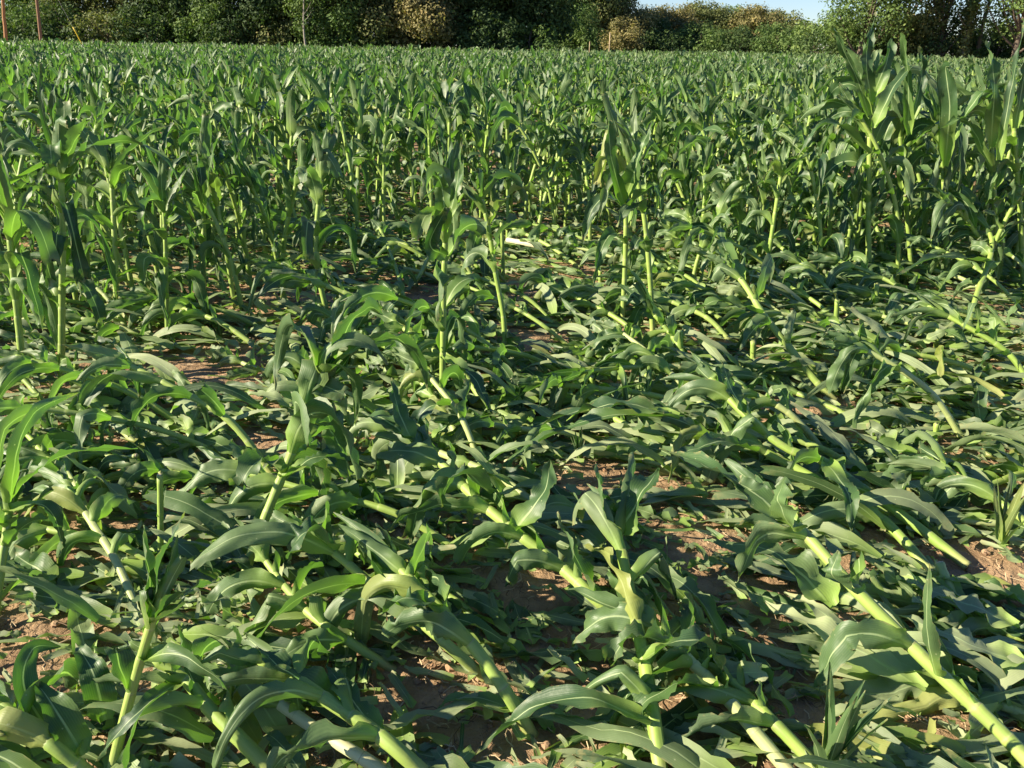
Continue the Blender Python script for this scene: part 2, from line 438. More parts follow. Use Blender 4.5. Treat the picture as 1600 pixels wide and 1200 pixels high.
def corn_arrays(rg, pts, r=0.0155, nl=9, LL=0.55, LW=0.045, az=None, lod=0, mode='stand', pale=0.0, stem_pale=0.0,
                leaf_from=0.38, whorl=True, droop=1.0, origin=Vector((0, 0, 0)), ground=True, lay=0.0):
    """pts = world points of the stem; returns stalk arrays and a list of leaf arrays (relative to origin)"""
    nst = (44, 16, 7)[lod]
    sides = (10, 6, 4)[lod]
    cur = spline(pts, nst * 2)
    S = [0.0]
    for i in range(1, len(cur)): S.append(S[-1] + (cur[i] - cur[i - 1]).length)
    tot = S[-1]
    def pt(s):
        s = max(0.0, min(tot, s))
        for i in range(1, len(S)):
            if S[i] >= s:
                f = (s - S[i - 1]) / max(1e-6, S[i] - S[i - 1])
                return cur[i - 1].lerp(cur[i], f), (cur[i] - cur[i - 1]).normalized()
        return cur[-1], (cur[-1] - cur[-2]).normalized()
    # bare lower joints, then a leaf at every collar, ever closer towards the tip
    lf = leaf_from
    extra = 4 if whorl else 0
    nlow = max(1, int(round(tot * lf / 0.12)))
    nodes = [tot * lf * (i / nlow) ** 0.85 for i in range(nlow)]
    nmid = max(2, nl - extra)
    e_ = (tot - 0.03)
    coll0 = [tot * lf + (e_ - tot * lf) * (1 - (1 - i / nmid) ** (1.05 if mode == 'lie' else 1.25)) + rg.uniform(-.008, .008) for i in range(nmid)]
    nodes = nodes + coll0 + [tot]
    # stalk rings; sheath flares a little towards every collar
    ss, rr, uv = [], [], []
    for i in range(len(nodes) - 1):
        a, b = nodes[i], nodes[i + 1]
        sub = ((0, 0.06, 0.14, 0.5, 0.82, 0.97), (0, 0.15, 0.9), (0, 0.9))[lod]
        for q in sub:
            s = a + (b - a) * q
            f = s / tot
            rb = r * (1.0 - 0.28 * f)
            if q == 0: rb *= 1.03
            elif q < 0.2: rb *= 0.97
            else: rb *= 0.98 + 0.05 * q * q + (0.12 * q * q if False else 0) + (0.05 * q * q if s > leaf_from * tot * .9 else 0)
            ss.append(s); rr.append(rb); uv.append((s, q if i else 0.5))
    ss.append(tot); rr.append(r * (0.55 if whorl else 0.8)); uv.append((tot, 0.5))
    P = [pt(s)[0] - origin for s in ss]
    # slight zigzag
    stalk = tube(P, rr, sides, uv, (rg.random(), stem_pale, 0.5), cap=(lod == 0))
    # leaves
    leaves = []
    if az is None: az = rg.uniform(0, math.pi)
    coll = coll0
    tops = [tot - 0.09 + 0.09 * i / extra for i in range(extra)]
    allc = [(s, False) for s in coll] + [(s, True) for s in tops]
    ncnt = len(allc)
    nseg, nc = ((24, 8), (9, 2), (6, 2))[lod]
    for i, (s, top) in enumerate(allc):
        c, T = pt(s)
        ref = Vector((math.cos(az), math.sin(az), 0))
        if abs(T.dot(ref)) > 0.8: ref = Vector((-math.sin(az), math.cos(az), 0.2))
        o = (ref - T * ref.dot(T)).normalized()
        ang = (0 if i % 2 == 0 else math.pi) + rg.gauss(0, 0.35)
        o = Quaternion(T, ang) @ o
        if mode == 'lie' and not top:
            # wind swept: leaves of a lodged plant roll up and over its lee side
            o = (o + Vector((0, 0, 0.55))); o = (o - T * o.dot(T)).normalized()
        if top:
            k = (i - len(coll)) / max(1, len(tops) - 1)
            a = R(rg.uniform(14, 34) * (1 - k) + rg.uniform(3, 9))
            Lf = LL * rg.uniform(0.5, 0.9) * (.85 if mode == 'lie' else 1) * (1 - 0.35 * k)
            wv = LW * rg.uniform(0.75, 1.05) * (1 - 0.3 * k)
            dr = droop * rg.uniform(0.6, 2.2) * (1 - 0.6 * k)
            cae = rg.uniform(0.5, 1.3)
            rf = 0.15
        else:
            k = i / max(1, ncnt - 1)
            a = R(rg.uniform(20, 62) if mode == 'lie' else rg.uniform(12, 48))
            Lf = LL * (rg.uniform(0.5, 0.85) if rg.random() < .4 else rg.uniform(.85, 1.3)) * (1.0 - 0.25 * abs(k - 0.55))
            wv = LW * rg.uniform(0.75, 1.05)
            dr = droop * (rg.uniform(2.5, 9.0) if mode == 'lie' else rg.uniform(4, 12)) * (1.3 - 0.5 * k)
            cae = rg.uniform(0.2, 1.8)
            rf = rg.uniform(0.12, 0.5)
        st = (T * math.cos(a) + o * math.sin(a))
        kink = (rg.uniform(0.25, 0.65), rg.uniform(0.8, 2.0)) if rg.random() < (0.12 if top else 0.38) else None
        cut = rg.uniform(0.45, 0.88) if rg.random() < 0.5 else 1.0
        if cut < .75: Lf *= .8
        rrr = r * (1 - 0.28 * s / tot)
        L = leaf(rg, c + o * rrr * (0.6 if top else 0.95), st, -o, Lf, wv, rrr, dr, nseg, nc, cae,
                 rg.gauss(0, 6.0 if mode == 'lie' else 4.0) if not top else rg.gauss(0, 1.6), kink, (rg.uniform(0.0, 0.15) if rg.random() < .6 else rg.uniform(.2, .8)), rf, cut, ground,
                 pale=max(0.0, min(1.0, pale + rg.gauss(0, 0.13))), yel=0.0 if (top or rg.random() > 0.06) else rg.uniform(.15, .7), origin=origin,
                 lay=lay * rg.random())
        leaves.append(L)
    return stalk, leaves

# ------------------------------------------------------------------ setting: the soil, one sheet to the horizon
def graded(lo, hi, dense_lo, dense_hi, step, grow=1.16):
    xs = list(np.arange(dense_lo, dense_hi + 1e-6, step))
    s = step; x = dense_hi
    while x < hi: s *= grow; x += s; xs.append(min(x, hi))
    s = step; x = dense_lo
    while x > lo: s *= grow; x -= s; xs.insert(0, max(x, lo))
    return xs
gx = graded(-1500, 1500, -2.6, 2.6, 0.022)
gy = graded(-600, 2200, 1.1, 5.6, 0.022)
GV = []
for y in gy:
    for x in gx:
        z = gh(x, y)
        if 0.5 < y < 7 and abs(x) < 4:
            z += 0.010 * mnoise.noise((x * 11, y * 11, 0)) + 0.008 * abs(mnoise.noise((x * 27, y * 27, 3.0)))
        GV.append((x, y, z))
nxg = len(gx)
GF = [(j * nxg + i, j * nxg + i + 1, (j + 1) * nxg + i + 1, (j + 1) * nxg + i) for j in range(len(gy) - 1) for i in range(nxg - 1)]
GV = np.array(GV, dtype=np.float32)
ground = obj("ground", make_mesh("ground", GV, GF, np.zeros((len(GV), 3)), np.zeros((len(GV), 3)), M_SOIL))
tag(ground, kind="structure")

# ------------------------------------------------------------------ corn plants: one Empty each, parts stalk and leaf
LAND = []      # landmarks used to tell the fillers apart: (x, y, phrase)
used = set()
def path_leaf(rg, pts, W, r0, origin, up=(0, 0, 1), pale=0.0, twist=0.0, ca=.6, rag=.15, ruffle=.35, cut=1.0):
    P = spline([at(*q) if q[2] < 1.3 else at_y(*q) for q in pts], 26)
    T = (P[1] - P[0]).normalized()
    return leaf(rg, P[0], T, Vector(up) + T * -.001 + Vector((0.01, 0, 0)), sum((P[i + 1] - P[i]).length for i in range(26)), W, r0, 0, 26, 8, ca, twist, None, rag, ruffle,
                cut, True, pale=pale, origin=origin, path=P)
def corn_plant(pts, label, group=None, seed=0, parts=True, land=None, lod=0, extra=(), **kw):
    rg = random.Random(seed)
    base = Vector((pts[0].x, pts[0].y, gh(pts[0].x, pts[0].y)))
    e = bpy.data.objects.new("corn_plant", None); e.location = base; e.empty_display_size = 0.1
    C.objects.link(e)
    tag(e, label, "corn plant", group)
    st, lv = corn_arrays(rg, pts, origin=base, lod=lod, **kw)
    obj("stalk", make_mesh("stalk", *st, M_STALK), e)
    if parts:
        for L in lv: obj("leaf", make_mesh("leaf", *L, M_LEAF), e)
    else:
        a = Acc()
        for L in lv: a.add(L)
        a.build("leaves", M_LEAF, e)
    for q in extra:
        L = path_leaf(rg, q[0], q[1], kw.get('r', .015) * .8, base, **(q[2] if len(q) > 2 else {}))
        obj("leaf", make_mesh("leaf", *L, M_LEAF), e)
    if land: LAND.append((base.x, base.y, land))
    return e

def lying(px, **kw):
    """stem given by picture points with their height above the soil"""
    return [at(a, b, c) for a, b, c in px]
def upright(px, lean=0.0):
    b = at(px[0][0], px[0][1], 0.0)
    n = len(px) - 1
    return [b] + [at_y(px[i][0], px[i][1], b.y + lean * i / n) for i in range(1, n + 1)]

GL = "corn plants blown over in the flattened patch"
GS = "corn plants left standing around the flattened patch"
HERO = []
G_LIE = [
 # pts, label, landmark, kwargs
 ([(1640,1225,.02),(1560,1140,.07),(1465,1050,.13),(1400,985,.18),(1335,920,.24),(1290,870,.28),(1240,815,.32),(1190,765,.36)],
  "long lodged plant with thick bare yellow-green stalk crossing the lower right corner", "the thick stalk in the lower right corner", dict(extra=[([(1300,950,.18),(1250,895,.22),(1190,858,.22),(1100,845,.15)],.058,dict(pale=.15)),([(1240,830,.33),(1215,785,.43),(1228,745,.46)],.045),([(1240,825,.33),(1180,772,.37),(1110,730,.34),(1030,700,.28)],.05),([(1462,1055,.14),(1448,980,.3),(1452,880,.45)],.022),([(1335,920,.25),(1300,900,.33),(1310,860,.38)],.04)], r=0.0177, leaf_from=0.22, nl=8, LL=0.39, LW=0.039, droop=.8)),
 ([(1240,1215,.02),(1185,1150,.06),(1135,1090,.10),(1080,1035,.14),(1030,985,.18),(985,940,.22)],
  "lodged plant with pale whitish stalk base at the bottom edge, beside the young leafy shoot", "the whitish stalk base", dict(r=0.0163, leaf_from=0.40, nl=13, LL=0.39, LW=0.037, stem_pale=.35)),
 ([(1290,1215,.02),(1220,1140,.07),(1130,1055,.10),(1060,1010,.13)],
  "lodged plant with smooth green sheath right against the whitish stalk base", None, dict(r=0.0149, leaf_from=0.35, nl=12, LL=0.39)),
 ([(1035,1235,.02),(1025,1150,.08),(1008,1040,.15),(985,930,.24),(968,850,.30),(950,800,.34)],
  "leaning plant with scarred white patch on its stalk, rising from the bottom edge", "the scarred stalk at the bottom edge", dict(extra=[([(1010,1130,.10),(930,1092,.16),(850,1100,.12),(785,1138,.06),(733,1188,.02)],.032),([(962,830,.31),(940,780,.40),(932,725,.46)],.04),([(968,835,.30),(1000,775,.40),(1030,732,.42)],.048),([(1000,1035,.16),(1060,1000,.26),(1110,1010,.24),(1130,1050,.14)],.036)], r=0.0172, nl=9, LL=0.37, LW=0.033)),
 ([(832,1150,.0),(790,1080,.08),(740,1010,.15),(690,955,.20),(640,905,.25),(600,860,.28)],
  "lodged plant with brown root end standing in open straw-strewn soil", "the brown root end in open soil", dict(extra=[([(797,1105,.06),(745,1090,.08),(700,1096,.06),(672,1120,.03)],.017),([(690,955,.20),(640,935,.28),(590,960,.2)],.035)], r=0.0163, leaf_from=0.42, nl=8, LL=0.39)),
 ([(1000,1000,.03),(935,940,.14),(875,885,.18),(805,830,.24),(745,780,.28),(690,725,.31),(645,690,.33)],
  "long lodged plant whose bright whorl reaches the centre of the patch", "the bright whorl in the centre", dict(extra=[([(650,690,.33),(600,655,.38),(540,650,.34)],.052),([(645,690,.34),(622,640,.42),(612,590,.46)],.032),([(765,772,.28),(735,742,.38),(700,750,.36),(690,795,.26)],.045),([(805,828,.26),(850,770,.34),(860,720,.36)],.04),([(935,940,.14),(900,870,.27),(870,800,.34)],.036)], r=0.0167, nl=15, LL=0.36, LW=0.042)),
 ([(760,1060,.02),(690,1000,.10),(631,947,.16),(580,912,.20),(520,862,.25),(465,830,.28)],
  "lodged plant with cupped pale green leaf folded over beside its knee", "the cupped pale green leaf", dict(extra=[([(520,862,.25),(490,832,.33),(462,845,.32),(452,880,.24)],.05),([(631,947,.17),(600,900,.26),(560,850,.28)],.034)], r=0.0140, nl=13, LL=0.36, LW=0.037)),
 ([(620,1050,.0),(545,1002,.05),(480,955,.08),(425,890,.12),(395,840,.16)],
  "thin lodged plant with dark shaded stalk over bare soil", "the dark shaded stalk", dict(r=0.0121, nl=11, LL=0.31)),
 ([(440,1220,.02),(370,1150,.07),(325,1105,.10),(285,1055,.14),(240,1030,.17)],
  "lodged plant with thick lit green stalk and one long leaf curling upward", "the thick lit stalk with the curling leaf", dict(extra=[([(330,1110,.1),(300,1062,.18),(285,1012,.26),(278,975,.32)],.024),([(290,1060,.14),(230,1100,.22),(180,1150,.18),(150,1190,.1)],.022)], r=0.0172, leaf_from=0.40, nl=7, LL=0.37, LW=0.031)),
 ([(680,1225,.02),(625,1175,.06),(580,1140,.08),(520,1100,.11),(460,1060,.14),(405,1030,.17)],
  "lodged plant with thick glossy green stalk lying over the cream stalk", "the glossy stalk over the cream one", dict(extra=[([(520,1100,.11),(450,1050,.2),(400,1010,.22)],.045),([(590,1150,.1),(545,1085,.14),(510,1040,.16)],.03)], r=0.0172, leaf_from=0.34, nl=8, LL=0.36)),
 ([(640,1230,.0),(560,1180,.02),(480,1130,.03),(400,1075,.05),(340,1040,.07)],
  "snapped plant with cream bleached stalk pressed on the soil", "the cream bleached stalk", dict(r=0.0153, leaf_from=0.55, nl=8, LL=0.28, stem_pale=.75)),
 ([(375,918,.0),(410,820,.16),(450,722,.33),(480,650,.46),(505,595,.56)],
  "half fallen plant leaning right with thick stalk and big arching whorl", "the half fallen arching plant", dict(extra=[([(500,592,.57),(480,530,.68),(450,508,.62),(434,560,.45),(430,610,.34)],.034),([(508,590,.57),(560,540,.66),(615,528,.62),(655,560,.5),(668,610,.36)],.036),([(512,585,.57),(540,520,.70),(575,480,.74),(600,492,.70)],.045),([(505,588,.57),(530,570,.64),(556,605,.5),(556,665,.34)],.03),([(440,745,.3),(500,715,.36),(560,720,.3)],.04)], r=0.0153, leaf_from=0.50, nl=14, LL=0.39, LW=0.042, droop=1.3)),
 ([(172,1215,.0),(195,1120,.12),(217,1040,.24),(240,965,.36),(262,905,.46)],
  "slender plant leaning right near the lower left corner with long rolled leaf", "the slender stalk near the lower left corner", dict(extra=[([(235,990,.34),(262,945,.42),(305,918,.42),(345,905,.36)],.026),([(240,965,.38),(250,880,.5),(290,800,.55)],.026)], r=0.0116, leaf_from=0.45, nl=7, LL=0.26, LW=0.028)),
 ([(-12,990,.0),(0,900,.12),(10,830,.22),(18,770,.32)],
  "plant cut by the left edge with broad leaves arching over the ground", "the plant cut by the left edge", dict(extra=[([(15,785,.32),(28,700,.5),(60,640,.56),(125,613,.5)],.026),([(15,785,.3),(60,733,.4),(120,706,.4),(215,700,.28)],.025),([(10,800,.28),(70,790,.3),(95,840,.2),(90,880,.1)],.025)], r=0.0126, nl=8, LL=0.3, LW=0.028, droop=1.3)),
 ([(160,1225,.0),(95,1175,.05),(50,1140,.08),(-10,1085,.12)],
  "lodged plant with short knobbly stalk in the lower left corner", "the knobbly stalk in the lower left corner", dict(extra=[([(130,1180,.06),(85,1105,.14),(55,1065,.17)],.036),([(165,1125,.08),(145,1050,.18),(118,1005,.2)],.036),([(100,1175,.05),(40,1080,.16),(50,1015,.22),(95,1010,.2)],.03)], r=0.0153, nl=7, LL=0.36)),
 ([(1305,627,.0),(1270,590,.09),(1235,545,.20),(1192,490,.34),(1160,440,.46),(1125,405,.54)],
  "slanting plant with long bare bright stalk left of the straight tall group", "the long bare slanting stalk", dict(extra=[([(1190,490,.34),(1120,470,.4),(1060,500,.3)],.045),([(1160,440,.46),(1130,380,.56),(1125,350,.6)],.04)], r=0.0172, nl=9, LL=0.33, LW=0.039)),
 ([(1375,490,.0),(1325,460,.08),(1283,432,.16),(1245,405,.24),(1205,375,.32)],
  "lodged plant with snapped stalk end resting near a short stub", "the snapped end by the short stub", dict(r=0.0144, nl=12, LL=0.33)),
 ([(1520,530,.0),(1450,475,.10),(1390,440,.18),(1340,418,.24),(1290,402,.28)],
  "lodged plant lying long and low toward the slanting stalk, flat broad top leaf", "the low plant with the flat top leaf", dict(r=0.0144, nl=13, LL=0.34)),
 ([(1508,525,.0),(1528,455,.17),(1545,410,.28),(1548,370,.38),(1520,320,.50),(1480,285,.58)],
  "goose-necked plant bent back on itself beside the right edge", "the goose-necked plant", dict(extra=[([(1485,288,.58),(1420,258,.66),(1350,248,.66)],.05),([(1545,410,.28),(1470,400,.36),(1400,430,.28)],.045)], r=0.0158, nl=13, LL=0.36, LW=0.042)),
 ([(1490,640,.0),(1440,605,.07),(1400,585,.11),(1355,548,.18),(1320,520,.23)],
  "small lodged plant with thin bright stalk behind the pressed-down leaves", "the thin bright stalk", dict(r=0.0121, nl=12, LL=0.28)),
 ([(1512,885,.0),(1430,820,.06),(1350,765,.11),(1285,720,.16),(1228,700,.19),(1165,650,.26),(1110,590,.35)],
  "very long lodged plant, upper of two parallel stalks pointing to the right edge", "the two parallel stalks", dict(extra=[([(1165,650,.26),(1140,600,.36),(1125,560,.44)],.032),([(1290,722,.16),(1325,770,.2),(1330,830,.12)],.035)], r=0.0167, nl=12, LL=0.35, LW=0.042)),
 ([(1460,900,.0),(1380,812,.06),(1310,770,.09),(1250,735,.12),(1180,700,.17),(1110,680,.21),(1060,655,.26)],
  "very long lodged plant, lower of two parallel stalks, one leaf reaching far left", "the lower parallel stalk", dict(extra=[([(1065,655,.26),(960,648,.30),(880,672,.22),(800,715,.13),(795,765,.05)],.036),([(1060,655,.27),(980,632,.31),(910,640,.26),(830,668,.18)],.048),([(1180,705,.17),(1130,690,.24),(1090,700,.24),(1050,712,.2)],.04)], r=0.0167, nl=11, LL=0.43, LW=0.035)),
 ([(1640,735,.03),(1590,742,.06),(1540,757,.06),(1470,745,.05),(1400,730,.05)],
  "plant pushed flat at the right edge with lit yellow-green stalk", "the flat plant at the right edge", dict(r=0.0135, nl=11, LL=0.31)),
 ([(475,605,.0),(430,585,.03),(385,570,.05),(345,548,.07)],
  "flattened plant with pale yellow stalk lying across bare soil", "the pale yellow stalk on bare soil", dict(r=0.0121, nl=11, LL=0.28, stem_pale=.3, pale=.25)),
 ([(415,665,.0),(350,635,.03),(290,618,.05),(220,612,.06),(150,600,.07)],
  "flattened plant with bleached leaves streaming left below the bare soil", "the bleached streaming plant", dict(r=0.0126, nl=13, LL=0.33, pale=.45, stem_pale=.3)),
 ([(640,500,.0),(622,430,.14),(606,385,.24),(590,350,.32)],
  "short bright leaning plant among dark standing ones left of centre", "the short bright leaning plant", dict(r=0.0116, nl=10, LL=0.23)),
 ([(1085,590,.0),(1060,540,.12),(1030,500,.22),(1000,470,.30)],
  "bent plant with fan of long leaves drooping left above open soil", "the fan of drooping leaves", dict(r=0.0149, nl=13, LL=0.39, LW=0.037, droop=1.4)),
 ([(1330,380,.0),(1290,340,.14),(1250,300,.28),(1225,265,.38)],
  "leaning plant with bright stalk just left of the tallest plant", None, dict(r=0.0135, nl=12, LL=0.33)),
 ([(1640,1130,.01),(1560,1100,.02),(1480,1075,.03),(1430,1055,.03)],
  "pressed plant with broad bleached leaves stretched flat under the thick lower right stalk", "the bleached stretched leaves", dict(extra=[([(1445,1080,.07),(1340,1015,.10),(1260,975,.11),(1195,940,.09)],.048,dict(pale=.9,ca=.3,rag=.5)),([(1460,1060,.07),(1350,1005,.09),(1290,960,.10),(1225,925,.09)],.04,dict(pale=.8,ca=.3,rag=.5)),([(1500,1085,.03),(1420,1040,.04),(1330,965,.06)],.035,dict(pale=.8,ca=.3))], r=0.0130, nl=10, LL=0.36, pale=.6, stem_pale=.3)),
 ([(1650,1010,.01),(1560,985,.02),(1480,960,.03),(1400,930,.03)],
  "pressed plant with grey-green leaves combed left at the right edge", "the combed grey-green leaves", dict(extra=[([(1600,1040,.07),(1500,1000,.10),(1400,960,.09)],.045,dict(pale=.7,ca=.3)),([(1590,980,.06),(1500,940,.09),(1400,905,.08)],.04,dict(pale=.6,ca=.3))], r=0.0121, nl=12, LL=0.36, pale=.5)),
 ([(1650,660,.01),(1560,655,.03),(1480,650,.04),(1400,655,.04)],
  "pressed plant with long silvery leaves combed flat beside the thin bright stalk", "the silvery combed leaves", dict(extra=[([(1620,640,.06),(1520,618,.10),(1400,615,.09)],.045,dict(pale=.75,ca=.3)),([(1600,600,.03),(1500,590,.06),(1400,600,.06)],.04,dict(pale=.6,ca=.3))], r=0.0121, nl=12, LL=0.37, pale=.5)),
]
for i, (px, lab, land, kw) in enumerate(G_LIE):
    kw.setdefault('leaf_from', .24)
    kw.setdefault('LW', .036)
    px = [(a, b, c + (.035 if b > 950 and a < 850 and i_ > 0 else 0)) for i_, (a, b, c) in enumerate(px)]
    hp = spline(lying(px), 12)
    HERO += [(q.x, q.y) for q in hp]
    corn_plant(lying(px), lab, GL, 100 + i, True, land, mode='lie', **kw)

G_UP = [
 ([(690,655),(692,550),(694,430),(698,340),(702,290)], .05, "tall straight plant with clean lit stalk, tallest of the centre", "the tall straight centre plant", dict(extra=[([(697,400,3.0),(672,380,2.95),(700,320,2.9)],0.035,dict(twist=-1.7,ruffle=.5,rag=0.35,cut=0.85,up=(-.3,-1,.3),ca=.9)),([(697,360,3.0),(690,290,2.95),(676,270,2.9)],0.039,dict(twist=2.2,ruffle=.5,rag=0.55,cut=0.95,up=(-.3,-1,.3),ca=.9)),([(700,350,3.0),(715,280,3.0),(722,215,3.0)],0.023,dict(twist=-1.2,ruffle=.5,rag=0.15,cut=1.00,up=(-.3,-1,.3),ca=.9)),([(693,560,3.0),(740,590,2.9),(765,640,2.8)],.035)], r=.0135, nl=12, LL=.42, LW=.05, leaf_from=.3)),
 ([(789,582),(787,500),(774,425),(763,355),(748,290)], .1, "standing plant with kinked bare stalk beside a thin snapped cane", "the kinked bare stalk", dict(r=.0135, nl=10, LL=.36, leaf_from=.55)),
 ([(972,505),(976,430),(978,340),(975,260),(968,215)], .05, "standing plant with pale streaked sheath and fan of stiff leaves", "the pale streaked sheath", dict(extra=[([(975,320,4.2),(955,245,4.1),(951,185,4.1)],0.037,dict(twist=1.7,ruffle=.5,rag=0.35,cut=0.85,up=(-.3,-1,.3),ca=.9)),([(978,310,4.2),(1000,240,4.1),(1022,190,4.15)],0.043,dict(twist=-2.2,ruffle=.5,rag=0.55,cut=0.95,up=(-.3,-1,.3),ca=.9)),([(976,330,4.2),(1020,290,4.1),(1035,330,4.05)],.04)], r=.0155, nl=12, LL=.46, LW=.05, leaf_from=.35)),
 ([(1020,525),(1016,440),(1008,350),(998,290),(985,235)], .1, "standing plant bowed left with one broad leaf hanging to the soil", "the bowed plant", dict(r=.0155, nl=11, LL=.48, LW=.05, leaf_from=.35)),
 ([(1358,450),(1357,340),(1359,220),(1361,130)], .1, "tallest plant of all, rising above the tree line with tip straight up", "the tallest plant", dict(extra=[([(1361,160,4.75),(1354,90,4.7),(1368,18,4.75)],0.039,dict(twist=1.2,ruffle=.5,rag=0.15,cut=1.00,up=(-.3,-1,.3),ca=.9)),([(1358,180,4.75),(1340,125,4.7),(1318,78,4.65),(1301,38,4.6)],0.027,dict(twist=-1.7,ruffle=.5,rag=0.35,cut=0.85,up=(-.3,-1,.3),ca=.9)),([(1364,150,4.8),(1386,95,4.8),(1393,60,4.85)],0.047,dict(twist=2.2,ruffle=.5,rag=0.55,cut=0.95,up=(-.3,-1,.3),ca=.9)),([(1366,200,4.8),(1400,130,4.9),(1432,98,5.0)],.04),([(1357,240,4.75),(1310,195,4.65),(1272,205,4.6),(1245,250,4.6)],.04)], r=.019, nl=13, LL=.62, LW=.06, leaf_from=.35, droop=.7)),
 ([(96,575),(97,460),(98,350),(94,235)], .05, "tall plant near the left edge with thick lit stalk", "the thick lit stalk near the left edge", dict(extra=[([(92,250,3.75),(84,150,3.7),(104,88,3.7)],0.019,dict(twist=-1.2,ruffle=.5,rag=0.15,cut=1.00,up=(-.3,-1,.3),ca=.9)),([(94,260,3.75),(66,170,3.7),(62,98,3.7)],0.016,dict(twist=1.7,ruffle=.5,rag=0.35,cut=0.85,up=(-.3,-1,.3),ca=.9)),([(96,300,3.75),(130,240,3.6),(140,200,3.6)],0.035,dict(twist=-2.2,ruffle=.5,rag=0.55,cut=0.95,up=(-.3,-1,.3),ca=.9))], r=.017, nl=13, LL=.55, LW=.05, leaf_from=.3)),
 ([(182,505),(180,400),(176,310),(173,255)], .1, "standing plant with pale knotted joint, second from the left edge", "the pale knotted joint", dict(r=.0165, nl=12, LL=.5, leaf_from=.3)),
 ([(262,535),(260,450),(258,370),(255,310)], .05, "standing plant with slim grey-green stalk and drooping dark leaves", "the slim grey-green stalk", dict(r=.0125, nl=12, LL=.42, leaf_from=.2)),
 ([(318,480),(318,380),(319,300),(322,240)], .1, "standing plant with two stiff upright spear leaves", "the two spear leaves", dict(extra=[([(320,330,4.4),(305,270,4.3),(290,235,4.3)],0.017,dict(twist=1.2,ruffle=.5,rag=0.15,cut=1.00,up=(-.3,-1,.3),ca=.9)),([(321,320,4.4),(330,250,4.3),(345,205,4.3)],0.023,dict(twist=-1.7,ruffle=.5,rag=0.35,cut=0.85,up=(-.3,-1,.3),ca=.9))], r=.0145, nl=12, LL=.48, leaf_from=.3)),
 ([(382,420),(380,330),(376,250)], .1, "standing plant with clean lit collar behind the two spear leaves", None, dict(r=.016, nl=12, LL=.48)),
 ([(519,520),(500,440),(494,370),(500,300),(505,260)], .1, "leaning plant with bright green foot bent into a curve", "the curved bright foot", dict(r=.0155, nl=12, LL=.44, leaf_from=.3)),
 ([(870,335),(869,260),(871,190)], .0, "thin very upright plant with clear bare stalk in the middle distance", "the thin upright bare stalk", dict(r=.017, nl=9, LL=.36, leaf_from=.6)),
 ([(935,330),(925,280),(912,235),(900,205)], .1, "plant leaning left in the middle distance with bright notched whorl", None, dict(r=.017, nl=11, LL=.4)),
 ([(1480,440),(1476,310),(1468,185)], .1, "big leafy plant rising above the field right of the tallest one", "the big leafy plant", dict(extra=[([(1472,250,4.9),(1466,150,4.8),(1458,85,4.8)],0.017,dict(twist=2.2,ruffle=.5,rag=0.55,cut=0.95,up=(-.3,-1,.3),ca=.9)),([(1476,260,4.8),(1484,170,4.7),(1478,105,4.7),(1500,120,4.6)],0.048,dict(twist=-1.2,ruffle=.5,rag=0.15,cut=1.00,up=(-.3,-1,.3),ca=.9)),([(1478,240,4.8),(1530,150,4.8),(1575,150,4.8)],.045)], r=.018, nl=13, LL=.6, LW=.055)),
 ([(1560,440),(1553,300),(1546,165)], .1, "big plant with torn flag-like top leaf near the right edge", "the torn flag-like leaf", dict(extra=[([(1548,230,4.8),(1553,130,4.7),(1543,62,4.75)],0.043,dict(twist=1.7,ruffle=.5,rag=0.35,cut=0.85,up=(-.3,-1,.3),ca=.5)),([(1548,260,4.8),(1510,190,4.7),(1470,200,4.6)],.04)], r=.018, nl=13, LL=.62, LW=.055)),
 ([(1600,450),(1592,300),(1580,150)], .1, "big plant cut by the right edge with spear leaf held high", "the high spear leaf", dict(extra=[([(1560,250,4.6),(1580,140,4.6),(1602,30,4.6)],0.028,dict(twist=-2.2,ruffle=.5,rag=0.55,cut=0.95,up=(-.3,-1,.3),ca=.9)),([(1585,200,4.6),(1600,120,4.6),(1606,70,4.6)],0.031,dict(twist=1.2,ruffle=.5,rag=0.15,cut=1.00,up=(-.3,-1,.3),ca=.9))], r=.018, nl=13, LL=.62, LW=.055)),
 ([(1295,410),(1298,310),(1302,215)], .1, "stout plant standing left of the tallest one", None, dict(r=.019, nl=12, LL=.5, LW=.055)),
 ([(1425,430),(1415,310),(1405,195)], .0, "stout dark plant standing close right of the tallest one", None, dict(extra=[([(1420,210,5),(1419,120,4.95),(1409,50,4.9)],0.031,dict(twist=-1.7,ruffle=.5,rag=0.35,cut=0.85,up=(-.3,-1,.3),ca=.9)),([(1425,190,5),(1441,115,5.05),(1436,72,5.0)],0.031,dict(twist=2.2,ruffle=.5,rag=0.55,cut=0.95,up=(-.3,-1,.3),ca=.9)),([(1420,230,5),(1470,190,4.9),(1530,180,4.8)],.035)], r=.017, nl=12, LL=.55, LW=.055)),
 ([(1187,420),(1192,330),(1195,270)], .1, "slender standing plant with thin stalk right of the bowed plant", None, dict(r=.014, nl=11, LL=.4)),
 ([(1085,400),(1078,330),(1068,270)], .1, "short standing plant with tangled dark leaves between two open gaps", None, dict(r=.015, nl=12, LL=.42)),
 ([(38,600),(25,470),(15,370),(10,310)], .1, "standing plant at the left edge with one very long leaf arching right", "the very long arching leaf", dict(extra=[([(-30,318,.78),(60,264,.92),(140,229,1.0),(205,222,1.0),(262,252,.93),(290,320,.75)],.035)], r=.016, nl=12, LL=.7, LW=.045)),
]
for i, (px, lean, lab, land, kw) in enumerate(G_UP):
    corn_plant(upright(px, lean), lab, GS, 300 + i, True, land, mode='stand', **kw)

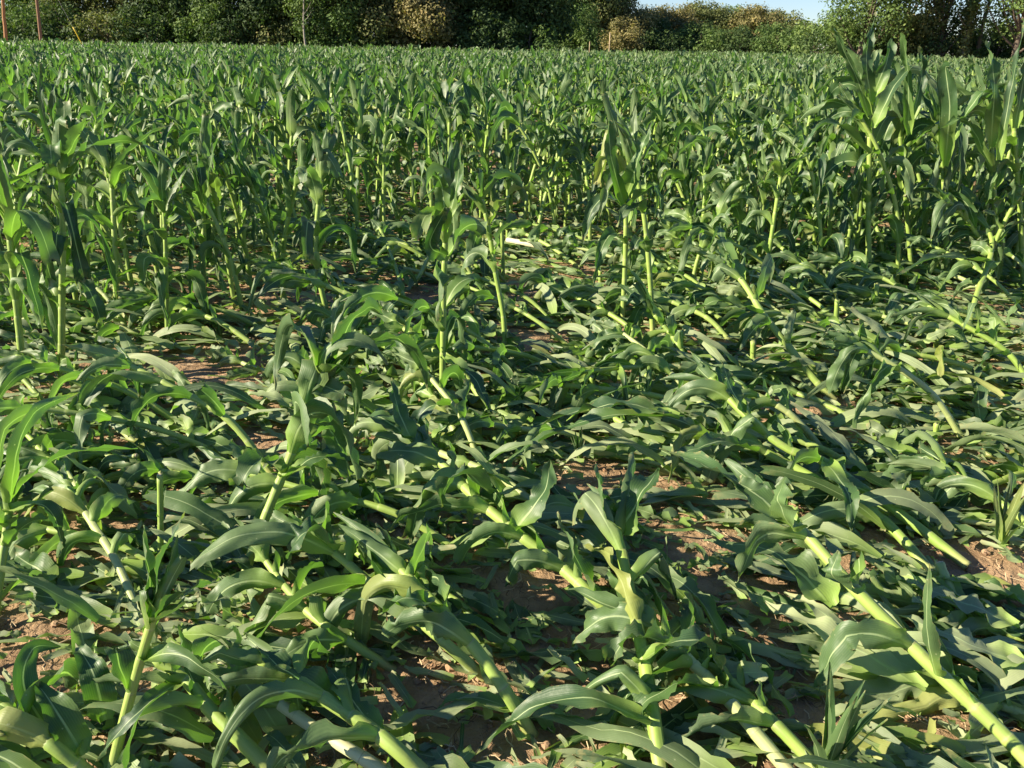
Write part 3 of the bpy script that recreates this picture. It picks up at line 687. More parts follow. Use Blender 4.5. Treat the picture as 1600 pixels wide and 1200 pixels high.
# ------------------------------------------------------------------ fillers
SOIL = [(350,590,105,36),(420,700,45,16),(1010,1130,55,45),(760,950,30,16),(860,1000,35,20),(1160,930,35,18),(110,880,35,18),(1330,905,30,16),(480,470,40,12),(650,1110,105,62),(940,765,80,34),(1240,635,60,18),(10,660,40,30),(45,1060,60,70),(1560,885,70,34),
        (870,452,42,18),(835,540,45,22),(1020,1105,60,40),(1300,1120,60,30),(640,470,45,14),(1450,725,30,12),(150,580,45,22),(560,975,50,22)]
def on_soil(x, y, z=0.0, k=1.0):
    a, b = to_px((x, y, z))
    return any(((a - cx) / (rx * k)) ** 2 + ((b - cy) / (ry * k)) ** 2 < 1 for cx, cy, rx, ry in SOIL)

def where(x, y):
    best = min(LAND, key=lambda q: (q[0] - x) ** 2 + (q[1] - y) ** 2 * 0.8)
    dx, dy = x - best[0], y - best[1]
    if abs(dx) > abs(dy) * 1.3: rel = "right of" if dx > 0 else "left of"
    elif dy > 0: rel = "behind"
    else: rel = "in front of"
    return rel + " " + best[2]
FORMS = ["dark leafy", "low sprawling", "small crumpled", "broad-leaved", "rumpled", "bent-over", "stringy-leaved", "short", "leafy", "tangled"]
def unique_label(kind, rg, x, y):
    w = where(x, y)
    for f in [""] + rg.sample(FORMS, len(FORMS)):
        s = f"{f} {kind} {w}".strip()
        if s not in used: break
    used.add(s)
    return s

rg = random.Random(11)
lies = []
tries = 0
while len(lies) < 128 and tries < 20000:
    tries += 1
    y = rg.uniform(1.35, 6.0); x = rg.uniform(-0.70, 0.72) * (y * 0.92 + 0.5)
    if rg.random() > min(1.0, (y + 1.5) / 6): continue
    ground_px = to_px((x, y, 0))
    if y > 4.7 and ground_px[0] < 480: continue
    if on_soil(x, y, 0, 1.25): continue
    if any((x - a) ** 2 + (y - b) ** 2 < 0.155 ** 2 for a, b in lies): continue
    az = R(rg.gauss(142, 16)) if x > -0.6 else R(rg.gauss(158, 22))
    if y > 3.2: az = R(rg.gauss(160, 18))
    Ln = rg.uniform(0.42, 0.85)
    d = Vector((math.cos(az), math.sin(az), 0))
    if sum(on_soil(x + d.x * t, y + d.y * t, 0.05, 0.8) for t in (0.15, 0.35, 0.55)) : continue
    if y < 3.6 and any((x + d.x * t - a) ** 2 + (y + d.y * t - b) ** 2 < (.17 if y < 2.5 else .09) ** 2 for a, b in HERO for t in (0, .2, .4)) and rg.random() < .97: continue
    lies.append((x, y))
    low = .75 if y < 2.8 else 1
    top = rg.uniform(0.07, 0.26) * low + (0.2 if rg.random() < .25 and y > 2.6 else 0)
    g0 = gh(x, y)
    sidev = Vector((-d.y, d.x, 0)) * rg.uniform(-.12, .12)
    b0 = Vector((x, y, g0 - 0.005))
    pts = [b0, b0 + d * Ln * .3 + Vector((0, 0, top * .45 + .02)), b0 + d * Ln * .65 + sidev * .6 + Vector((0, 0, top * .8)), b0 + d * Ln + sidev + Vector((0, 0, top))]
    flat = top < 0.13
    corn_plant(pts, unique_label("lodged corn plant" if not flat else "flattened corn plant", rg, x, y), GL, 1000 + len(lies), True,
               mode='lie', r=rg.uniform(.0115, .015), nl=rg.randint(9, 12), LL=rg.uniform(.28, .42), LW=rg.uniform(.031, .043),
               pale=(0.38 if flat else 0.02) * (1 if rg.random() < .6 else .2), stem_pale=rg.choice((0, 0, 0, .3)), droop=rg.uniform(.8, 1.5))

ups = [(at(px[0][0][0], px[0][0][1], 0)[0], at(px[0][0][0], px[0][0][1], 0)[1]) for px in G_UP]
n_up = 0; tries = 0
while n_up < 118 and tries < 20000:
    tries += 1
    row = rg.randint(0, 5)
    y = 4.15 + row * 0.53 + rg.gauss(0, .06)
    x = rg.uniform(-0.68, 0.70) * (y * 0.92 + 0.5)
    y += 0.10 * x * (0.3)
    gp = to_px((x, y, 0))
    lim = 500 if gp[0] < 480 else (395 if gp[0] < 1060 else 475)
    if gp[1] > lim: continue
    if gp[1] > lim - 60 and rg.random() < (0.45 if gp[0] < 1060 else .25): continue
    if on_soil(x, y, 0, 1.1): continue
    if any((x - a) ** 2 + (y - b) ** 2 < 0.17 ** 2 for a, b in ups): continue
    ups.append((x, y)); n_up += 1
    h = rg.uniform(0.66, 1.06)
    if gp[0] > 1180: h *= 1.14
    if rg.random() < .18: h *= 0.6
    lx, ly = rg.gauss(-.05, .10), rg.gauss(.03, .07)
    if rg.random() < .16: lx -= .22; h *= .9
    b0 = Vector((x, y, gh(x, y)))
    pts = [b0, b0 + Vector((lx * .3, ly * .3, h * .4)), b0 + Vector((lx, ly, h * .75)), b0 + Vector((lx * 1.8, ly * 1.8, h))]
    near = y < 6.2
    corn_plant(pts, unique_label("standing corn plant" if near else "standing corn plant of the dense rows", rg, x, y) if near else
               "upright corn plant in the dense front rows of the standing field", GS if near else "corn plants in the dense front rows",
               3000 + n_up, near, lod=0 if y < 7.5 else 1, mode='stand', r=rg.uniform(.0135, .017), nl=rg.randint(10, 13) + (2 if gp[0] > 1080 else 0),
               LL=rg.uniform(.30, .42), LW=rg.uniform(.034, .046), leaf_from=rg.uniform(.12, .4) * (.6 if gp[0] > 1080 else 1))
print("tries", tries, "lies", len(lies), "ups", n_up)

# ------------------------------------------------------------------ stubs, broken stalks, sprigs
def stub(px0, px1, r, label, name="corn_stub", Y=None, jag=True, pale=0.0, z=None):
    b = at(px0[0], px0[1], 0.0)
    t = at_y(px1[0], px1[1], b.y) if z is None else at(px1[0], px1[1], z)
    e = bpy.data.objects.new(name, None); e.location = b; C.objects.link(e)
    tag(e, label, "corn stub", "snapped corn stubs")
    rg = random.Random(label)
    n = 10
    P = [Vector((0, 0, -0.01)).lerp(t - b, i / n) for i in range(n + 1)]
    rad = [r * (1.18 if i == 0 else 1.0 + 0.05 * math.sin(i * 2.1)) for i in range(n + 1)]
    V, F, L, K = tube(P, rad, 12, [(0.1 + 0.03 * i, 0.5 if i % 5 else 0.02) for i in range(n + 1)], (rg.random() * .6, pale, 0))
    if jag:     # torn rim
        m = 13
        ax = (t - b).normalized()
        for j in range(m):
            h = rg.uniform(-0.004, 0.012) if j < m - 1 else 0
            V[n * m + j] += np.array(ax[:]) * h
        V[n * m + m - 1] = V[n * m]
    obj("stalk", make_mesh("stalk", V, F, L, K, M_STALK), e)
    top = P[-1]
    axn = (t - b).normalized()
    pv = tube([top - axn * .004, top + axn * .002, top + axn * .003], [r * .88, r * .8, r * .3], 10)
    obj("broken_end", make_mesh("broken_end", *pv, M_PITH), e)
    # torn sheath flap
    if jag:
        o = Vector((rg.uniform(-1, 1), rg.uniform(-1, 1), 0)).normalized()
        Lf = leaf(rg, b + (t - b) * 0.55, axn + o * .4, -o, 0.09, r * 1.1, r, 6, 8, 4, 0.7, 0, None, .6, .3, .9, origin=b)
        obj("leaf", make_mesh("leaf", *Lf, M_LEAF), e)
    return e
STUBS = [((251,882),(250,742),.0085,"tall snapped green stub with frayed top left of the half fallen plant"),
 ((1390,1040),(1392,993),.0115,"short fat green stub standing under the long lower right stalk"),
 ((925,622),(925,588),.013,"short bright stub in front of the bowed plant"),
 ((1461,700),(1463,664),.0105,"short cut stub among pressed leaves right of the parallel stalks"),
 ((104,592),(104,560),.013,"stub with tan cut top at the foot of the thick left stalk"),
 ((118,588),(119,566),.011,"thin yellowish stub, right one of the pair at the left"),
 ((28,600),(27,565),.0115,"lone grey-green stub close to the left edge"),
 ((1368,500),(1370,445),.0135,"upright bare stub under the tallest plant"),
 ((1463,548),(1465,515),.0135,"small bright stub in front of the goose-necked plant"),
 ((1176,572),(1177,535),.0135,"pale stub behind the slanting bare stalk"),
 ((787,440),(784,350),.0125,"thin snapped cane standing beside the kinked stalk"),
 ((1305,530),(1308,470),.0125,"thin stub with a torn leaf crossing its top"),
 ((355,1140),(357,1070),.0075,"reddish topped stub with torn leaf beside the thick lit stalk"),
 ((215,745),(214,712),.008,"thin knee-bent stub left of the tall snapped stub"),
 ((938,440),(938,424),.013,"tiny stub in the reddish soil behind the streaked sheath"),
 ((650,640),(652,590),.008,"thin stub between straight centre plant and arching whorl")]
for a, b, r, lab in STUBS: stub(a, b, r, lab)

def broken(px, r, label, pale=0.3):
    pts = [at(*q) for q in px]
    b = Vector((pts[0].x, pts[0].y, pts[0].z))
    e = bpy.data.objects.new("broken_stalk", None); e.location = b; C.objects.link(e)
    tag(e, label, "broken stalk", "broken stalk pieces on the ground")
    cur = [p - b for p in spline(pts, 12)]
    obj("stalk", make_mesh("stalk", *tube(cur, [r * (1 + .07 * math.sin(i * 1.7)) for i in range(13)], 10,
        [(0.3 + i * .02, 0.02 if i % 6 == 0 else .5) for i in range(13)], (0.6, pale, 0)), M_STALK), e)
    for a, c in ((0, 1), (-1, -2)):
        d = (cur[a] - cur[c]).normalized()
        obj("broken_end", make_mesh("broken_end", *tube([cur[a] - d * .003, cur[a] + d * .003, cur[a] + d * .005], [r * .9, r * .8, r * .25], 8), M_PITH), e)
    rgb = random.Random(label)
    L = leaf(rgb, pts[1], (pts[-1] - pts[0]).normalized() + Vector((0, 0, .3)), Vector((0, 0, 1)), .28, .03, r, 4, 14, 6, .5, 1, None, .5, .4, .9, origin=b, pale=.3)
    obj("leaf", make_mesh("leaf", *L, M_LEAF), e)
broken([(1578,820,.035),(1540,816,.04),(1500,812,.04)], .0115, "broken pale stalk piece with rotten brown end near the right edge", .35)
broken([(213,712,.11),(190,718,.08),(155,730,.05)], .009, "bent yellow stalk piece hooked over the thin knee-bent stub", .25)
broken([(302,692,.06),(280,700,.05),(262,708,.04)], .009, "short yellow stalk splinter right of the knee-bent stub", .25)
broken([(775,508,.12),(750,530,.07),(730,546,.03)], .0105, "stick-like broken cane propped up beside the kinked stalk", .1)
broken([(668,404,.14),(655,432,.08),(640,446,.03)], .013, "curved yellow-green cane propped up left of the centre plant", .1)
broken([(793,375,.20),(815,379,.21),(842,385,.20)], .018, "bright whitish stalk piece lying in the gap behind the kinked stalk", .95)
broken([(1468,880,.07),(1478,905,.04),(1490,935,.01)], .014, "stout yellow broken stalk foot in open soil at the right", .2)
broken([(30,498,.03),(65,500,.035),(125,505,.04)], .012, "yellow-green stalk piece lying behind the thick left stalk", .1)
broken([(455,640,.04),(425,650,.04),(385,640,.04)], .011, "flattened yellow stalk piece under the bleached streaming leaves", .2)
broken([(790,722,.05),(805,716,.05),(822,712,.05)], .009, "pale split stalk piece at the edge of the central bare soil", .6)
broken([(1005,720,.03),(1040,728,.03),(1100,738,.03)], .009, "thin pale stalk piece crossing behind the central bare soil", .3)

def sprig(px, py, h, n, label, seed, yel=0.0, name="grass_tuft"):
    rg = random.Random(seed)
    b = at(px, py, 0)
    e = bpy.data.objects.new(name, None); e.location = b; C.objects.link(e)
    tag(e, label, "weed", "small weeds in the flattened patch")
    for i in range(n):
        a = rg.uniform(0, 6.28); o = Vector((math.cos(a), math.sin(a), 0))
        k = i / n
        L = leaf(rg, b + Vector((0, 0, 0.002 + h * .25 * k)) + o * .003, Vector((0, 0, 1)) + o * (0.05 + .38 * rg.random()), -o,
                 h * rg.uniform(.7, 1.05), rg.uniform(.008, .012) * (1.6 if h > .2 else 1), .004, 1.5, 12, 4, .8, rg.gauss(0, 2), None, 0.05, .1, 1.0, origin=b, yel=yel * rg.random())
        obj("blade", make_mesh("blade", *L, M_LEAF), e)
sprig(1288, 1225, .26, 8, "young leafy corn shoot with narrow upright blades at the bottom edge", 5)
sprig(1560, 860, .22, 6, "young yellow-footed sprout at the right edge in open soil", 6, .5)
sprig(62, 455, .16, 12, "yellowing grass tuft behind the thick left stalk", 7, 1.4)
sprig(345, 530, .10, 9, "low fine weed near the two spear leaves", 8)
sprig(600, 520, .22, 5, "wispy weed with thin rising stem left of the straight centre plant", 9)
sprig(1100, 545, .14, 9, "tiny weed in the shade left of the slanting bare stalk", 10)
sprig(905, 725, .12, 8, "small weed at the edge of the central bare soil", 12)
sprig(1000, 650, .18, 6, "thin pale weed between the parallel stalks and the centre", 13)

# ------------------------------------------------------------------ stuff: torn leaves, straw, clods
rg = random.Random(77)
ac = Acc()
for i in range(6200):
    y = 1.1 + rg.random() ** 0.8 * 8.4; x = rg.uniform(-0.75, 0.78) * (y * 0.92 + 0.5)
    if on_soil(x, y, 0, 1.1) and rg.random() < 0.96: continue
    if y < 2.3 and rg.random() < .15: continue
    az = R(rg.gauss(158, 24)) + (math.pi if rg.random() < .2 else 0)
    if rg.random() < .93 and any(on_soil(x + math.cos(az) * t, y + math.sin(az) * t, 0, .95) for t in (.1, .2, .32)): continue
    d = Vector((math.cos(az), math.sin(az), rg.uniform(-.1, .3) + (.7 if rg.random() < .2 else 0)))
    z = gh(x, y) + 0.012 + rg.random() ** 1.7 * (0.08 if y > 2.6 else .045)
    near = y < 4
    fl = rg.random() < .5       # combed flat, or crumpled
    L = leaf(rg, Vector((x, y, z)), d, Vector((rg.uniform(-.3, .3), rg.uniform(-.3, .3), 1 if rg.random() < .75 else -1)),
             rg.uniform(.24, .50) if fl else rg.uniform(.14, .32), rg.uniform(.018, .037) if y < 4 else rg.uniform(.015, .031), .006, rg.uniform(1, 4),
             14 if near else 8, 4 if near else 2, rg.uniform(.1, .7) if fl else rg.uniform(.3, 1.4), rg.gauss(0, 1.5 if fl else 6), None,
             rg.uniform(0, .35), rg.uniform(.1, .35) if fl else rg.uniform(.3, .9), rg.uniform(.65, 1),
             pale=max(0, min(1, rg.gauss((.42 if x > .4 or y > 3.2 else .25) if fl else .12, .25))), yel=.7 if rg.random() < .02 else 0, ca0=.7, lay=rg.random() * .02)
    ac.add(L)
for i in range(6000):
    y = 1.1 + rg.random() ** 1.2 * 6.5; x = rg.uniform(-0.75, 0.78) * (y * 0.92 + 0.5)
    az = rg.gauss(2.7, .9)
    z = gh(x, y) + 0.01 + rg.random() ** 2 * .035
    if on_soil(x, y, 0, .8) and rg.random() < .6: continue
    ac.add(leaf(rg, Vector((x, y, z)), Vector((math.cos(az), math.sin(az), rg.uniform(-.1, .5))), Vector((rg.uniform(-.7, .7), rg.uniform(-.7, .7), 1)),
        rg.uniform(.03, .13), rg.uniform(.004, .016), .006, 2, 4, 2, rg.uniform(.2, 1.2), rg.gauss(0, 8), None, .5, .5, .6,
        pale=max(0, min(1, rg.gauss(.55, .3))), yel=.8 if rg.random() < .06 else 0, ca0=.6, lay=rg.random() * .02))
tag(ac.build("torn_leaves", M_LEAF), "torn and flattened corn leaves littering the soil", "leaf litter", kind="stuff")

rs = np.random.RandomState(3)
def straw():
    ac = Acc()
    n = 9000
    rg = random.Random(5)
    for i in range(n):
        y = 1.1 + rg.random() ** 1.5 * 6; x = rg.uniform(-0.72, 0.74) * (y * 0.92 + 0.5)
        a = rg.uniform(0, 3.1416); l = rg.uniform(.012, .06) * (1.7 if rg.random() < .1 else 1); w = rg.uniform(.0006, .0016)
        dx, dy = math.cos(a), math.sin(a)
        b = rg.uniform(-.3, .3) * l
        V = []; z0 = rg.uniform(.004, .016)
        for k in range(4):
            t = k / 3 - .5
            cx, cy = x + dx * l * t - dy * b * (t * t * 4), y + dy * l * t + dx * b * (t * t * 4)
            z = gh(cx, cy) + z0 + .012 * abs(mnoise.noise((cx * 27, cy * 27, 3.0))) + rg.uniform(0, .006)
            V += [(cx - dy * w, cy + dx * w, z), (cx + dy * w, cy - dx * w, z), (cx, cy, z + w * 1.4)]
        F = []
        for k in range(3):
            a0 = k * 3
            F += [(a0, a0 + 3, a0 + 5, a0 + 2), (a0 + 2, a0 + 5, a0 + 4, a0 + 1)]
        ac.add((np.array(V), np.array(F), np.zeros((12, 3)), np.tile((rg.random(), 1.0 if rg.random() < .3 else 0.0, 0), (12, 1))))
    return ac
tag(straw().build("straw", M_STRAW), "dry brown straw and root fibres scattered over the soil", "straw", kind="stuff")

# unit lump for clods
import itertools
def lump(rg, r):
    V, F = [], []
    nu, nv = 7, 5
    ph = rg.uniform(0, 99)
    for j in range(nv + 1):
        th = math.pi * j / nv
        for i in range(nu + 1):
            a = 6.28318 * (i % nu) / nu
            q = Vector((math.sin(th) * math.cos(a), math.sin(th) * math.sin(a), math.cos(th) * .75))
            q *= r * (1 + .55 * mnoise.noise(q * 1.6 + Vector((ph, 0, 0))))
            V.append(q[:])
    for j in range(nv):
        for i in range(nu):
            a = j * (nu + 1) + i
            F.append((a, a + nu + 1, a + nu + 2, a + 1))
    return np.array(V), np.array(F)
ac = Acc()
rg = random.Random(8)
for i in range(3800):
    y = 1.1 + rg.random() ** 1.4 * 6; x = rg.uniform(-0.72, 0.74) * (y * 0.92 + 0.5)
    if not on_soil(x, y, 0, 1.5) and rg.random() < .6: continue
    r = .003 + .014 * rg.random() ** 3
    V, F = lump(rg, r)
    ac.add((V + np.array((x, y, gh(x, y) + r * .3 + .003)), F, np.zeros((len(V), 3)), np.tile((rg.random(), .3 * rg.random(), 0), (len(V), 1))))
tag(ac.build("soil_clods", M_CLOD, smooth=False), "small crumbly clods of reddish soil", "soil clods", kind="stuff")

# ------------------------------------------------------------------ stuff: the rest of the field, far past what one could count
def variants(lod, n, seed):
    out = []
    for i in range(n):
        rg = random.Random(seed + i)
        h = rg.uniform(.80, 1.0)
        lx, ly = rg.gauss(-.03, .06), rg.gauss(.02, .05)
        pts = [Vector((0, 0, 0)), Vector((lx * .3, ly * .3, h * .4)), Vector((lx, ly, h * .8)), Vector((lx * 1.6, ly * 1.6, h))]
        st, lv = corn_arrays(rg, pts, r=.0175 if lod == 1 else .022, nl=11 if lod == 1 else 8, LL=.40, LW=.05 if lod == 1 else .062, lod=lod, ground=False,
                             leaf_from=.2 if lod == 1 else .45, droop=1.2)
        a = Acc()
        for L in lv: a.add(L)
        out.append((st, a.arrays()))
    return out
v1, v2 = variants(1, 16, 500), variants(2, 16, 700)
pts = []
rs = np.random.RandomState(21)
FAR_L, FAR_R = 86.0, 96.0
ystart = 7.0
y = ystart
while y < 150:
    # the far edge of the field runs back to the right
    sp = 0.56 if y < 30 else 0.56 + (y - 30) * 0.012
    dxp = 0.29 if y < 30 else 0.29 + (y - 30) * 0.012
    wL, wR = -0.74 * (y + .6) - 1.0, 0.74 * (y + .6) + 1.0
    n = int((wR - wL) / dxp)
    xs = wL + (np.arange(n) + rs.uniform(-.4, .4, n)) * dxp
    for x in xs:
        yy = y + 0.03 * x + rs.normal(0, .07)
        edge = 96 + max(0, x) * 2.2
        if yy > edge: continue
        pts.append((x, yy))
    y += sp
print("field plants", len(pts))
leafA, stalkA = Acc(), Acc()
for (x, y) in pts:
    vs = v1 if y < 30 else v2
    st, lf = vs[rs.randint(len(vs))]
    a = rs.uniform(0, 6.283); s = rs.uniform(.80, 1.16)
    if rs.rand() < .15: s *= .78
    if y > 22: s = rs.uniform(.92, 1.16) + (.18 if rs.rand() < .08 else 0)
    c, sn = math.cos(a) * s, math.sin(a) * s
    M = np.array(((c, -sn, 0), (sn, c, 0), (0, 0, s)), dtype=np.float32)
    z = gh(x, y)
    cc = (rs.uniform(-.25, .25), 0, 0)
    leafA.add(lf, M, np.array((x, y, z), dtype=np.float32), cc)
    stalkA.add(st, M, np.array((x, y, z), dtype=np.float32))
fo = bpy.data.objects.new("corn_field", None)
C.objects.link(fo)
tag(fo, "mass of standing green corn filling the field back to the trees", "corn field", kind="stuff")
leafA.build("foliage", M_LEAF, fo)
stalkA.build("stalks", M_STALK, fo)

# ------------------------------------------------------------------ trees beyond the field
def crown_mat(name, c0, c1, c2):
    return tinted_material(name, c0, c1, c2, 0.7, 0.22, 0.8, 0.25)
CM = {
 'dark': crown_mat("foliage_dark", (0.036, 0.067, 0.026), (0.090, 0.141, 0.041), (0.128, 0.166, 0.051)),
 'green': crown_mat("foliage_green", (0.054, 0.102, 0.031), (0.141, 0.211, 0.054), (0.192, 0.243, 0.077)),
 'olive': crown_mat("foliage_olive", (0.077, 0.102, 0.038), (0.192, 0.211, 0.070), (0.256, 0.218, 0.083)),
 'brown': crown_mat("foliage_brown", (0.109, 0.113, 0.046), (0.294, 0.250, 0.102), (0.371, 0.282, 0.115)),
 'bright': crown_mat("foliage_bright", (0.077, 0.134, 0.041), (0.205, 0.275, 0.079), (0.269, 0.320, 0.115)),
}
def tree(px, Y, top, bottom, half, kind, label, seed, name="tree", density=1.0, gaps=0.35, leafsize=None, trunk_col=(0.3, 0.0, 0), lean=0.0, group="trees beyond the far edge of the field", ztrunk=None, cat="tree"):
    """px picture column, Y distance, crown from bottom to top (m), half width (m)"""
    rg = random.Random(seed); rs = np.random.RandomState(seed)
    b = at_y(px, 75, Y); bx = b.x
    e = bpy.data.objects.new(name, None); e.location = (bx, Y, 0); C.objects.link(e)
    tag(e, label, cat, group)
    h = top - bottom
    # clumps inside a lumpy ellipsoid
    nc = int((26 + h * half * 1.5) * (1 - gaps * .6))
    cl = []
    for i in range(nc):
        for _ in range(30):
            q = Vector((rg.uniform(-1, 1), rg.uniform(-1, 1), rg.uniform(-1, 1)))
            if 0.25 < q.length < 1.0: break
        prof = 1.0 if q.z < 0.2 else 1 - 0.25 * (q.z - .2)
        cl.append((Vector((q.x * half * prof + lean * q.z, q.y * half * prof, bottom + h * (q.z * .5 + .5))), rg.uniform(.20, .44) * min(half, h * .6), rg.uniform(0, 1)))
    # trunk and limbs
    ta = Acc()
    tr = max(.12, top * .022)
    tp = [Vector((0, 0, -.2)), Vector((rg.uniform(-.2, .2), 0, top * .2)), Vector((rg.uniform(-.4, .4) + lean * .2, rg.uniform(-.3, .3), top * .5)), Vector((lean * .6 + rg.uniform(-.4, .4), 0, top * .86))]
    tc = spline(tp, 16)
    ta.add(tube(tc, [tr * (1.25 - 1.1 * i / 16) for i in range(17)], 9, None, trunk_col))
    trunk = ta.build("trunk", M_BARK, e)
    for c, cr, _ in cl[::3][:16]:
        k = max(2, min(14, int(c.z / top * 14) - 2))
        s = tc[k]
        mid = s.lerp(c, .5) + Vector((0, 0, -.1 * (c - s).length))
        lp = spline([s, mid, c], 6)
        limb = tube(lp, [tr * .42 * (1 - .8 * i / 6) for i in range(7)], 6, None, trunk_col)
        obj("limb", make_mesh("limb", *limb, M_BARK), trunk)
    ls = leafsize or ((0.0032 if Y < 120 else 0.0024) * Y)
    V, K = [], []
    for c, cr, tint in cl:
        area = cr * cr * 4.5 / (ls * ls)
        n = int(area * 1.9 * density)
        d = rs.normal(size=(n, 3)); d /= np.linalg.norm(d, axis=1)[:, None]
        rad = cr * (1 - .5 * rs.rand(n) ** 2) * (1 + .14 * rs.normal(size=n))
        p = d * rad[:, None] * np.array((1, 1, .8)) + np.array(c[:])
        nrm = d + np.array((0, 0, .35)) + rs.normal(size=(n, 3)) * .45; nrm /= np.linalg.norm(nrm, axis=1)[:, None]
        t = np.cross(nrm, rs.normal(size=(n, 3))); t /= np.linalg.norm(t, axis=1)[:, None]
        bt = np.cross(nrm, t)
        s = (ls * rs.uniform(.45, 1.1, n))[:, None]
        q = np.stack((p - t * s * .7, p + bt * s * .4 + nrm * s * .12, p + t * s * .7, p - bt * s * .4 + nrm * s * .12), axis=1)
        V.append(q.reshape(-1, 3))
        kk = np.zeros((n, 3)); kk[:, 0] = np.clip(tint * .6 + rs.rand(n) * .5, 0, 1); kk[:, 1] = (rs.rand(n) < .12) * .8 * (tint > .4)
        K.append(np.repeat(kk, 4, axis=0))
    V = np.concatenate(V); K = np.concatenate(K)
    V[:, 2] = np.maximum(V[:, 2], .05)
    F = np.arange(len(V)).reshape(-1, 4)
    obj("crown", make_mesh("crown", V, F, np.zeros((len(V), 3)), K, CM[kind], smooth=False), e)
    return e

TREES = [
 # px, Y, top, bottom, half, kind, label
 (20,150,5.9,0.5,6,'dark',"dark round tree showing behind the two wooden poles"),
 (-60,150,5.6,0.5,6,'dark',"dark tree cut by the left edge behind the orange pole"),
 (75,150,12,0.5,5,'green',"soft green tree just right of the second pole"),
 (130,104,8,0.3,4.2,'olive',"bushy olive tree above the yellow marker"),
 (205,104,14,0.3,5.2,'olive',"tall olive tree with trunk showing near the top edge"),
 (285,102,14,0.3,4.6,'dark',"dark tree in the gap right of the olive ones"),
 (335,98,6,0.2,3.4,'green',"low green tree with lit lumpy top, left part of the wood"),
 (395,100,14,0.4,5.0,'dark',"deep green tree left of the dead grey trunk"),
 (455,101,12,0.3,4.4,'dark',"shady tree directly behind the dead grey trunk"),
 (520,97,13,0.2,4.6,'green',"fresh green tree right of the dead grey trunk"),
 (590,98,13,0.2,5.0,'olive',"olive tree with yellowing lower boughs"),
 (655,97,7,0.2,4.2,'brown',"half brown tree reaching down to the corn"),
 (680,101,15,0.3,5.4,'dark',"tall dark tree behind the half brown one"),
 (755,102,15,0.3,5.6,'dark',"blackish shaded tree near the middle of the wood"),
 (830,103,14,0.3,5.2,'dark',"blackish shaded tree at the right end of the near wood"),
 (890,128,7.5,0.3,4.6,'green',"blue-green round tree beside the thin wooden post"),
 (905,150,15,0.5,7.0,'olive',"tall olive tree where the wood steps back"),
 (960,150,9.5,0.5,6.2,'brown',"golden brown tree just left of where the sky opens"),
 (975,140,5.6,0.2,3.6,'brown',"small brown bush behind the wooden post"),
 (1045,160,8.8,0.4,6.6,'brown',"golden brown tree under the first patch of sky"),
 (1015,150,6,0.3,4,'dark',"dark low tree at the foot of the golden brown one"),
 (1100,166,9.2,0.4,6.6,'olive',"olive tree with tan patches in the far wood"),
 (1085,152,5.5,0.3,4,'dark',"dark low tree in the far wood"),
 (1150,170,9.2,0.4,6.0,'green',"green topped tree in the far wood"),
 (1178,160,8.7,0.4,4.6,'brown',"tan crowned tree in the middle of the far wood"),
 (1215,168,8,0.4,6.4,'olive',"rounded olive tree at the end of the far wood"),
 (1150,150,5,0.3,4.2,'dark',"dark undergrowth tree below the tan crown"),
 (1215,140,5.6,0.2,4.4,'green',"dull green bush below the rounded olive tree"),
 (1275,108,5.1,0.2,4.0,'bright',"bright sunlit bushy tree left of the tall right-hand trees"),
 (1345,88,14,1.6,4.6,'green',"tall airy tree with sky holes behind the tallest plant"),
 (1330,92,5,0.2,3.6,'dark',"dark bush below the tall airy tree"),
 (1410,92,12,0.2,4.0,'olive',"olive tree with broken outline left of the dark one"),
 (1468,90,14,0.8,3.6,'dark',"very dark tree seen against the sky at the right"),
 (1420,96,4.6,0.2,4.0,'olive',"low olive bush along the right field edge"),
 (1590,86,14,2.6,5.0,'green',"large tree at the right edge with dark slanting limbs"),
 (1560,92,4.4,0.2,4.2,'green',"rounded green bush under the slanting limbs"),
 (1630,92,4.8,0.2,4.0,'green',"rounded green bush cut by the right edge"),
 (1500,96,3.6,0.2,3.0,'olive',"low bush at the foot of the vine covered trunk"),
]
for i, (px, Y, top, bot, half, kind, lab) in enumerate(TREES):
    tree(px, Y, top, bot, half, kind, lab, 900 + i, name="bush" if "bush " in lab[:40] and top < 7 else "tree", gaps=.7 if px > 1300 and top > 9 else .2,
         density=.85 if px > 1300 and top > 9 else 1.15, cat="bush" if "bush " in lab[:40] and top < 7 else "tree")

for i in range(26):
    px = -30 + i * 66
    Y = (97 if px < 860 else (146 if px < 1250 else 97)) + (i % 3)
    tree(px, Y, 3.6 + (i * 7 % 5) * .35, -.6, 3.8 if Y < 120 else 5.6, ('dark', 'green', 'dark', 'olive')[i % 4], "low shrub lost in the shade along the foot of the wood", 1500 + i,
         name="shrub", gaps=0, density=.8, group="shrubs along the foot of the wood", cat="shrub")
